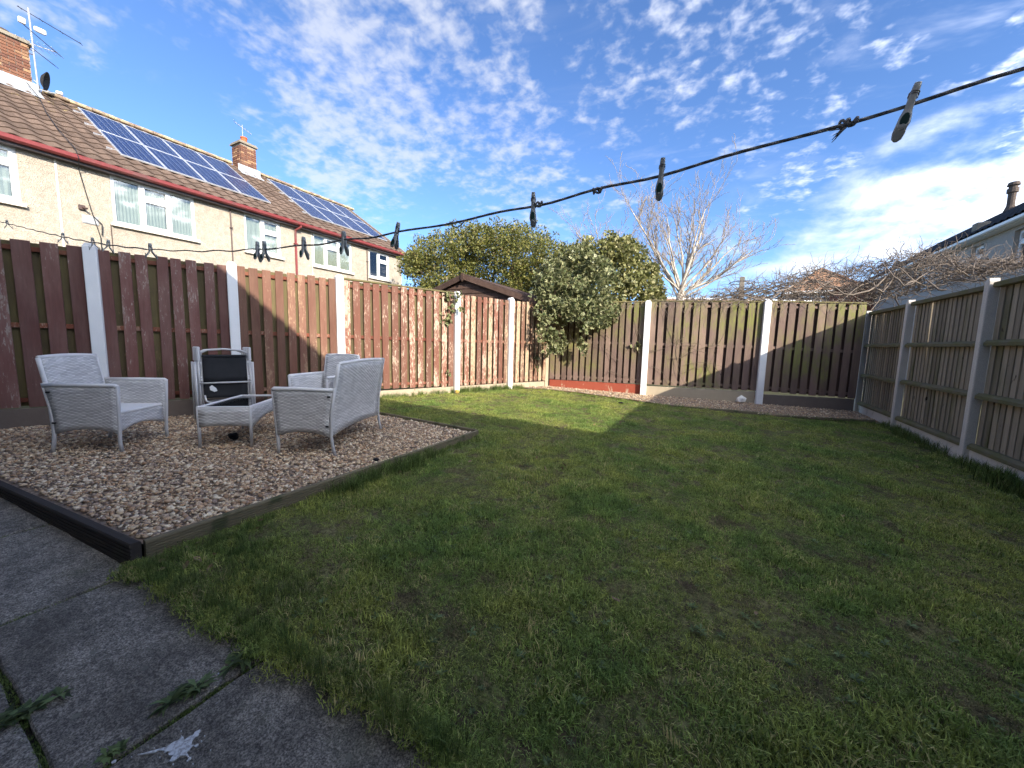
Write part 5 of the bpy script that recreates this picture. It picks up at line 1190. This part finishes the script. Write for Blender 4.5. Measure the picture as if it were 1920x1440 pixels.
def vine():
    q = random.Random(41); t = thing('bare_vine', 'tangle of leafless brown vine stems above the back and right fences', 'climber', (2.9, 10.1, gz(2.9, 10.1) - .15)); ms, mt = MB(), MB()
    top = [(1240, 566, 9.4), (1330, 553, 9.5), (1400, 538, 9.6), (1450, 520, 9.7), (1520, 502, 9.7), (1580, 506, 9.6), (1640, 480, 9.5), (1700, 466, 9.2), (1760, 470, 9.0), (1840, 486, 8.6), (1925, 486, 8.2), (2000, 490, 7.8)]
    bot = [(1240, 575), (1400, 573), (1620, 575), (1700, 558), (1830, 525), (1920, 500), (2000, 500)]
    def itp(tab, x, k):
        for a, b in zip(tab, tab[1:]):
            if a[0] <= x <= b[0]: return a[k] + (b[k] - a[k]) * (x - a[0]) / (b[0] - a[0])
        return tab[-1][k]
    def pt(x, f, dd=0):
        x = min(max(x, 1240), 2000); ty = itp(top, x, 1); by = itp(bot, x, 1); return at(x, by + (ty - by) * f, itp(top, x, 2) + dd)
    for k in range(80):                                     # long main stems
        x = q.uniform(1250, 1980); L = q.uniform(60, 190) * q.choice((-1, 1)); f0, f1 = q.uniform(-.1, .7), q.uniform(.1, .95); n = 12; dd = q.uniform(-.5, .5); pts = []
        for i in range(n + 1): s_ = i / n; pts.append(pt(x + L * s_, f0 + (f1 - f0) * s_ + .16 * math.sin(s_ * 7 + k) + q.uniform(-.05, .05), dd + .25 * math.sin(s_ * 5 + k)))
        r0 = q.uniform(.009, .022); ms.tube(pts, [r0 * (1 - .5 * i / n) for i in range(n + 1)], 5, cap=False)
    def twig(p, d, L, r, n=6, w=.45, g=0):
        pts = [p.copy()]
        for i in range(n): d = (d + Vector((q.gauss(0, w), q.gauss(0, w), q.gauss(g, w * .8)))).normalized(); p = p + d * (L / n); pts.append(p.copy())
        mt.tube(pts, [r * (1 - .65 * i / n) for i in range(n + 1)], 4, cap=False); return pts
    for k in range(1600):
        x = q.triangular(1245, 1990, 1640) if k % 2 else q.uniform(1245, 1990); p = pt(x, q.random() ** .8 * .92, q.uniform(-.5, .55)); d = Vector((q.gauss(0, 1), q.gauss(0, .7), q.gauss(.15, .5))).normalized(); L = q.uniform(.25, .75); pts = twig(p, d, L, q.uniform(.005, .010))
        if q.random() < .6: twig(pts[3], (d + Vector((q.gauss(0, .8), q.gauss(0, .8), .3))).normalized(), L * .5, .0042, 4)
    for k in range(90):                                     # shoots standing up
        p = pt(q.uniform(1400, 1900), q.uniform(.6, .95), q.uniform(-.4, .4)); twig(p, Vector((q.gauss(0, .5), q.gauss(0, .4), 1)).normalized(), q.uniform(.2, .42), .0055, 5, .25, .1)
    for k in range(60):                                     # trails drooping over the garden side
        x = q.uniform(-1.9, 2.4); p = Vector((x, 8.55 + (x + 1.9) * .22, 2.19)); twig(p, Vector((q.gauss(0, .9), -.25, q.uniform(-.5, .25))).normalized(), q.uniform(.25, .65), .0045, 7, .32, -.16)
    ms.build('stems', 'vine_stem', t, -t.location, smooth=True, fix=False); o = mt.build('twigs', 'vine_stem', t, -t.location, fix=False); o['kind'] = 'stuff'
vine()

# ================================================================== GRASS, WEEDS, PEBBLES
def tuft(seed, nb, rad, h0, h1, wid, lean, mat):
    r = np.random.default_rng(seed); V, F = [], []
    for k in range(nb):
        a = r.uniform(0, 2 * PI); d = rad * math.sqrt(r.random()); b = np.array((d * math.cos(a), d * math.sin(a), -.004)); h = r.uniform(h0, h1); la = r.uniform(0, 2 * PI); ln = r.uniform(.15, 1) * lean; ld = np.array((math.cos(la), math.sin(la), 0)); sd = np.array((-ld[1], ld[0], 0)) * wid * r.uniform(.6, 1.25); o = len(V)
        p1 = b + np.array((0, 0, h * .55)) + ld * h * ln * .35; p2 = b + np.array((0, 0, h * (1 - .35 * ln))) + ld * h * ln
        V += [b - sd, b + sd, p1 + sd * .8, p1 - sd * .8, p2]; F += [(o, o + 1, o + 2, o + 3), (o + 3, o + 2, o + 4)]
    me = bpy.data.meshes.new('tuft'); me.from_pydata([tuple(v) for v in V], [], F); me.materials.append(MAT[mat]); me.update(); return bpy.data.objects.new('tuft', me)
def rosette(seed, nl, L, w, mat):
    r = np.random.default_rng(seed); V, F = [], []
    for k in range(nl):
        a = 2 * PI * k / nl + r.uniform(-.4, .4); ld = np.array((math.cos(a), math.sin(a), 0)); sd = np.array((-ld[1], ld[0], 0)); l = L * r.uniform(.55, 1.15); up = r.uniform(.12, .7); o = len(V); n = 4
        for i in range(n + 1):
            t = i / n; ww = w * math.sin(PI * min(.08 + t * .9, 1)) * (1 + .35 * (-1) ** i); c = ld * l * t + np.array((0, 0, .006 + up * l * t * (1 - .75 * t) * 1.6)); V += [c - sd * ww, c + np.array((0, 0, -.15 * ww)), c + sd * ww]
        for i in range(n): q = o + 3 * i; F += [(q, q + 1, q + 4, q + 3), (q + 1, q + 2, q + 5, q + 4)]
    me = bpy.data.meshes.new('rosette'); me.from_pydata([tuple(v) for v in V], [], F); me.materials.append(MAT[mat]); me.update(); return bpy.data.objects.new('rosette', me)

def lawn_grass():
    rng = np.random.default_rng(77); pts = []
    N = 90000; x = rng.uniform(-5.6, 2.6, N); y = rng.uniform(.55, 8.5, N); k = inside(x, y, [(a, b) for a, b in LAWN])
    dist = np.hypot(x, y); keep = rng.random(N) < np.clip(3.2 / np.maximum(dist, 1.2), .42, 1.0); k &= keep
    x, y = x[k], y[k]
    from mathutils import noise as mn
    pat = np.array([mn.noise(Vector((a * 1.9, b * 1.9, 3.1))) for a, b in zip(x, y)]); fine = np.array([mn.noise(Vector((a * 6.5, b * 6.5, 9.1))) for a, b in zip(x, y)])
    n = len(x)
    # ragged fringe spilling over the patio edge
    m = 1500; fx = rng.uniform(-2.45, .3, m); ex_ = np.array([p[0] for p in LAWN[:10]]); ey_ = np.array([p[1] for p in LAWN[:10]]); fy = np.interp(fx, ex_, ey_) - np.abs(rng.normal(0, .016, m)) * (1 + 1.6 * np.abs(np.sin(fx * 9.0 + np.sin(fx * 23) * 1.5)))
    x = np.concatenate([x, fx]); y = np.concatenate([y, fy]); pat = np.concatenate([pat, np.zeros(m)]); fine = np.concatenate([fine, np.zeros(m)]); n = len(x)
    P = np.stack([x, y, gznp(x, y)], 1); rot = np.zeros((n, 3)); rot[:, 2] = rng.uniform(0, 2 * PI, n); rot[:, 0] = rng.normal(0, .12, n); rot[:, 1] = rng.normal(0, .12, n)
    bare = fine + .35 * pat + rng.normal(0, .14, n) < -.40
    scl = rng.uniform(.7, 1.2, n) * (1 + .6 * pat + .3 * fine); pick = np.where(pat + .6 * fine + rng.normal(0, .25, n) > .32, rng.integers(6, 9, n), rng.integers(0, 6, n)); pick = np.where(bare, rng.integers(9, 12, n), pick)
    src = [tuft(100 + i, 38, .045, .009, .024, .0017, 1.45, 'grass') for i in range(6)] + [tuft(120 + i, 34, .045, .018, .044, .0019, 1.1, 'grass') for i in range(3)] + [tuft(140 + i, 26, .055, .010, .026, .0018, 2.2, 'thatch') for i in range(3)]
    o = scatter('grass', P, rot, scl, pick, src); tag(o, 'short patchy green grass of the lawn', 'grass', kind='stuff')
    # longer tufts by fences, edging, fringes
    L = []
    def along(a, b, cnt, sd, s0, s1):
        for k in range(cnt): f = rng.random(); L.append((a[0] + (b[0] - a[0]) * f + rng.normal(0, sd), a[1] + (b[1] - a[1]) * f + rng.normal(0, sd), rng.uniform(s0, s1)))
    along((2.46, 1.2), (2.46, 8.2), 330, .045, .5, 1.25); along((2.45, 2.4), (2.44, 5.4), 160, .05, .9, 1.6); along((-2.33, .74), (-2.33, 1.25), 40, .03, .3, .6); along((-2.33, 1.7), (-2.36, 2.75), 170, .045, .45, .95); along((-2.36, 2.7), (-2.36, 3.6), 40, .03, .3, .55)
    along((-4.62, 6.0), (-4.1, 7.3), 90, .035, .5, 1.2); along((-5.3, 4.15), (-4.7, 5.9), 70, .035, .4, .9); along((-4.1, 7.3), (-3.9, 7.6), 25, .05, .5, 1.0)
    along((-2.42, .66), (-1.9, .70), 90, .03, .25, .5); along((-1.9, .70), (-.5, .78), 100, .018, .3, .55); along((2.4, 8.2), (-.8, 7.58), 120, .03, .3, .6); along((-.9, 7.6), (-3.6, 7.75), 80, .06, .3, .6)
    for cx, cy, cnt in ((-1.9, .86, 60), (-1.55, .90, 40), (-2.15, .95, 50)):
        for k in range(cnt): L.append((cx + rng.normal(0, .12), cy + rng.normal(0, .08), rng.uniform(.3, .55)))
    L = np.array(L); n = len(L); P = np.stack([L[:, 0], L[:, 1], gznp(L[:, 0], L[:, 1])], 1); rot = np.zeros((n, 3)); rot[:, 2] = rng.uniform(0, 2 * PI, n)
    src = [tuft(200 + i, 26, .045, .08, .17, .0022, .8, 'grass_long') for i in range(4)]
    o = scatter('long_grass', P, rot, L[:, 2], rng.integers(0, 4, n), src); tag(o, 'longer grass tufts along the fences and timber edging', 'grass', kind='stuff')
    # broad-leaved weeds in the turf
    N = 2600; x = rng.uniform(-5.4, 2.5, N); y = rng.uniform(.78, 7.6, N); k = inside(x, y, LAWN) & (rng.random(N) < np.clip(2.2 / np.hypot(x, y), .15, 1)); x, y = x[k], y[k]; n = len(x)
    w = np.array([mn.noise(Vector((a * 1.4, b * 1.4, 17.3))) for a, b in zip(x, y)]); k = w > -.05; x, y = x[k], y[k]; n = len(x)
    P = np.stack([x, y, gznp(x, y) + .008], 1); rot = np.zeros((n, 3)); rot[:, 2] = rng.uniform(0, 2 * PI, n)
    o = scatter('lawn_weeds', P, rot, rng.uniform(.3, .85, n), rng.integers(0, 4, n), [rosette(300 + i, 5 + i, .042, .0055, 'weed_leaf') for i in range(4)]); tag(o, 'small broad-leaved weeds scattered through the lawn', 'weeds', kind='stuff')
lawn_grass()

def patio_weeds():
    rng = np.random.default_rng(3)
    def weed(px, py, r, n, label, stretch=0.0):
        d = ray(px, py); k = (gz(-1.2, .5) - .03 - CP.z) / d.z; p = CP + d * k; z = gz(p.x, p.y) - .032; t = thing('weed', label, 'weed', (p.x, p.y, z), 0, 'weeds rooted in the patio joints')
        for j in range(n):
            f = rng.uniform(-1, 1); q = rosette(400 + j + int(px), rng.integers(8, 13), r * rng.uniform(.5, .95), r * .10, 'weed_leaf'); me = q.data; bpy.data.objects.remove(q); o = put('leaf_cluster', me, t, (stretch * .15 * f + rng.normal(0, .006), f * stretch + rng.normal(0, .006), 0), (rng.normal(0, .15), rng.normal(0, .15), rng.uniform(0, 6)))
    weed(465, 1238, .075, 6, 'green weed in the patio joint nearest the lawn edge', .055); weed(343, 1312, .070, 6, 'green weed in the middle of the patio joint, above the paint splash', .055); weed(40, 1350, .07, 8, 'grassy weed where two joints cross at the left edge', .09); weed(195, 1425, .05, 4, 'small weed in the joint at the bottom edge', .05); weed(800, 1352, .05, 3, 'leafy weed on the patio just below the lawn edge', .02); weed(880, 1415, .07, 4, 'leafy weed at the lowest point of the lawn edge', .03)
patio_weeds()
def joint_moss():
    rng = np.random.default_rng(31); L = []
    for (ax, ay, bx, by, n) in ((-2.422, -.3, -2.422, .64, 150), (-1.403, .05, -1.403, .80, 110), (-2.4, .192, -1.4, .192, 130), (-1.4, .192, -.1, .192, 60), (-3.41, .1, -3.41, .55, 50), (-4.4, .50, -2.5, .635, 90), (-3.4, .19, -2.43, .19, 60)):
        f = rng.random(n) ** 1.2; L.append(np.stack([ax + (bx - ax) * f + rng.normal(0, .006, n), ay + (by - ay) * f + rng.normal(0, .006, n)], 1))
    L = np.concatenate(L); n = len(L); P = np.stack([L[:, 0], L[:, 1], gznp(L[:, 0], L[:, 1]) - .042], 1); rot = np.zeros((n, 3)); rot[:, 2] = rng.uniform(0, 6, n)
    o = scatter('joint_moss', P, rot, rng.uniform(.15, .5, n), rng.integers(0, 3, n), [tuft(600 + i, 22, .045, .02, .05, .003, .9, 'grass_long') for i in range(3)]); tag(o, 'moss and fine grass growing in the patio joints', 'moss', kind='stuff')
joint_moss()

def pebbles():
    rng = np.random.default_rng(8)
    def stone(seed):
        r = np.random.default_rng(seed); b = bmesh.new(); bmesh.ops.create_icosphere(b, subdivisions=1, radius=1); sx, sy, sz = 1, r.uniform(.62, .95), r.uniform(.38, .62)
        for v in b.verts: v.co *= 1 + r.normal(0, .11); v.co.x *= sx; v.co.y *= sy; v.co.z *= sz
        me = bpy.data.meshes.new('pebble'); b.to_mesh(me); b.free(); me.materials.append(MAT['pebble']); me.polygons.foreach_set('use_smooth', [True] * len(me.polygons)); return bpy.data.objects.new('pebble', me)
    def field(name, poly, N, z, s0, s1, label, dens=None):
        xs, ys = [p[0] for p in poly], [p[1] for p in poly]; x = rng.uniform(min(xs), max(xs), N); y = rng.uniform(min(ys), max(ys), N); k = inside(x, y, poly)
        if dens is not None: k &= rng.random(N) < dens(x, y)
        x, y = x[k], y[k]; n = len(x); P = np.stack([x, y, z(x, y) + rng.uniform(-.004, .011, n)], 1); rot = rng.normal(0, .35, (n, 3)); rot[:, 2] = rng.uniform(0, 2 * PI, n)
        scl = s0 + (s1 - s0) * rng.random(n) ** 2.2; o = scatter(name, P, rot, scl, rng.integers(0, 9, n), [stone(500 + i) for i in range(9)]); tag(o, label, 'gravel', kind='stuff')
    inner = [(-2.505, .72), (-2.47, 3.62), (-4.26, 3.74), (-5.50, 3.83), (-6.00, 2.80), (-6.52, 1.58), (-7.20, -.05), (-6.9, .32), (-4.45, .545)]
    field('pebbles', inner, 62000, lambda x, y: np.full_like(x, .132), .0075, .0215, 'mixed brown and cream pebbles of the gravel bed', lambda x, y: np.clip(2.9 / np.hypot(x, y), .45, 1))
    field('strip_pebbles', STRIP, 9000, lambda x, y: gznp(x, y) + .024, .008, .018, 'dull pebbles along the foot of the back fence')
pebbles()
def litter():
    rng = np.random.default_rng(55); L = []
    def spot(cx, cy, sx, sy, n, z):
        for k in range(n): x, y = cx + rng.normal(0, sx), cy + rng.normal(0, sy); L.append((x, y, z if z is not None else gz(x, y) + .022))
    spot(-2.6, 8.1, .5, .12, 60, None); spot(-.5, 8.2, 1.0, .25, 50, None); spot(-4.0, 3.4, .8, .2, 14, .15); spot(-3.0, 1.2, .4, .2, 16, .15); spot(-1.0, 3.0, 1.6, 1.6, 26, None); spot(-2.2, .8, .15, .06, 12, None); spot(2.2, 5, .2, 2, 18, None)
    L = np.array(L); n = len(L); rot = rng.normal(0, .5, (n, 3)); rot[:, 2] = rng.uniform(0, 6, n); src = []
    for i in range(3):
        m = MB(); w = .010 + .003 * i; m.add([(-.02, 0, 0), (-.005, w, .006), (.014, w * .7, .002), (.024, 0, .007), (.012, -w * .8, .003), (-.006, -w, .005), (0, 0, -.002)], [(0, 6, 1), (1, 6, 2), (2, 6, 3), (3, 6, 4), (4, 6, 5), (5, 6, 0)]); src.append(bpy.data.objects.new('dry_leaf', m.mesh('dry_leaf', 'dry_litter', fix=False)))
    tag(scatter('dry_leaves', L, rot, rng.uniform(.6, 1.3, n), rng.integers(0, 3, n), src), 'small dry brown leaves scattered over lawn and gravel', 'leaves', kind='stuff')
litter()

# ---- small loose things
def small_things():
    # paint splash on the patio
    c = None; q = random.Random(12); z = lambda x, y: gz(x, y) - .03 + .004
    def pp(px, py): d = ray(px, py); k = (gz(-.95, .45) - .026 - CP.z) / d.z; return CP + d * k
    c = pp(330, 1408); pts = []
    outline = [(258, 1421), (300, 1409), (318, 1402), (334, 1393), (340, 1383), (346, 1392), (356, 1385), (371, 1374), (374, 1380), (362, 1392), (357, 1400), (369, 1402), (357, 1407), (350, 1415), (356, 1424), (345, 1420), (337, 1421), (330, 1428), (316, 1432), (326, 1420), (318, 1421), (320, 1413), (304, 1412), (282, 1418)]
    jag = []
    for (a_, b_) in zip(outline, outline[1:] + outline[:1]):
        jag.append(a_)
        for f_ in (.3, .65): jag.append((a_[0] + (b_[0] - a_[0]) * f_ + q.gauss(0, 1.1), a_[1] + (b_[1] - a_[1]) * f_ + q.gauss(0, .8)))
    outline = jag; m = MB(); w = [pp(*o) for o in outline]; poly = [(p.x, p.y) for p in w]
    from mathutils.geometry import tessellate_polygon
    vs = [(x, y, z(x, y)) for x, y in poly]; tri = tessellate_polygon([[Vector(v) for v in vs]]); n = len(vs); m.add(vs + [(x, y, h - .003) for x, y, h in vs], [tuple(t) for t in tri] + [(i, (i + 1) % n, n + (i + 1) % n, n + i) for i in range(n)])
    drops = []
    for (px, py, r) in ((369, 1402, 3), (356, 1426, 2.5), (373, 1376, 3), (310, 1415, 2), (205, 1428, 3), (214, 1434, 3.4), (395, 1280, 1.6), (410, 1270, 1.4), (352, 1430, 1.5), (362, 1436, 1.2), (325, 1437, 1.3), (300, 1425, 1.1), (378, 1394, 1.2), (384, 1384, .9), (290, 1408, .9), (247, 1425, 1.1), (340, 1376, 1), (395, 1410, .8)):
        a = pp(px, py); b = pp(px + r, py); rr = (a - b).length; m2 = MB(); drops.append(m2); m2.prism([(a.x + rr * math.cos(k), a.y + rr * math.sin(k)) for k in np.linspace(0, 2 * PI, 9)[:-1]], z(a.x, a.y) - .003, z(a.x, a.y) + .0006)
    o = m.build('paint_splash', 'white_paint'); tag(o, 'splash of white paint on the dark concrete patio', 'paint')
    for d_ in drops: d_.build('paint_drop', 'white_paint', o)
    def lump(name, p, r, mat, label, cat, sc=(1, 1, .6), seed=1, sub_=2):
        rr = np.random.default_rng(seed); b = bmesh.new(); bmesh.ops.create_icosphere(b, subdivisions=sub_, radius=r)
        for v in b.verts: v.co *= 1 + rr.normal(0, .12); v.co.x *= sc[0]; v.co.y *= sc[1]; v.co.z *= sc[2]
        me = bpy.data.meshes.new(name); b.to_mesh(me); b.free(); me.materials.append(MAT[mat]); tag(put(name, me, None, p), label, cat)
    lump('white_stone', (.50, 8.98, gz(.5, 9) + .10), .10, 'stone_white', 'pale broken stone at the foot of the back fence', 'stone', (1.05, .7, .8), 4, 1)
    _d = ray(437, 818); _p = CP + _d * ((GZ + .015 - CP.z) / _d.z); lump('dark_lump', tuple(_p), .055, 'dark_scrap', 'small dark lump on the gravel under the coffee table', 'litter', (1, .8, .7), 6)
    lump('black_scrap', (-2.58, 2.25, .150), .026, 'dark_scrap', 'small black scrap at the gravel edge near the loveseat', 'litter', (1.2, .9, .5), 8)
    lump('dark_leaf', (-1.53, 7.17, gz(-1.5, 7.2) + .03), .05, 'dark_scrap', 'small dark leaf on the sunlit lawn', 'leaf', (1.3, .6, .3), 9, 1)
    lump('fallen_leaf', tuple(pp(160, 1411) + Vector((0, 0, .006))), .022, 'dark_scrap', 'dark fallen leaf on the patio left of the paint splash', 'leaf', (1.5, .8, .25), 10, 1)
    lump('bark_chip', tuple(pp(40, 1240) + Vector((0, 0, .005))), .018, 'dark_scrap', 'dark chip on the patio near the left edge', 'litter', (1.4, .8, .3), 11, 1)
    p = at(852, 743, 7.1); lump('yellow_flowers', (-4.52, 6.0, gz(-4.5, 6) + .05), .05, 'flower_yellow', 'small yellow clump at the foot of a white post', 'plant', (1, 1, .8), 13, 1)
small_things()
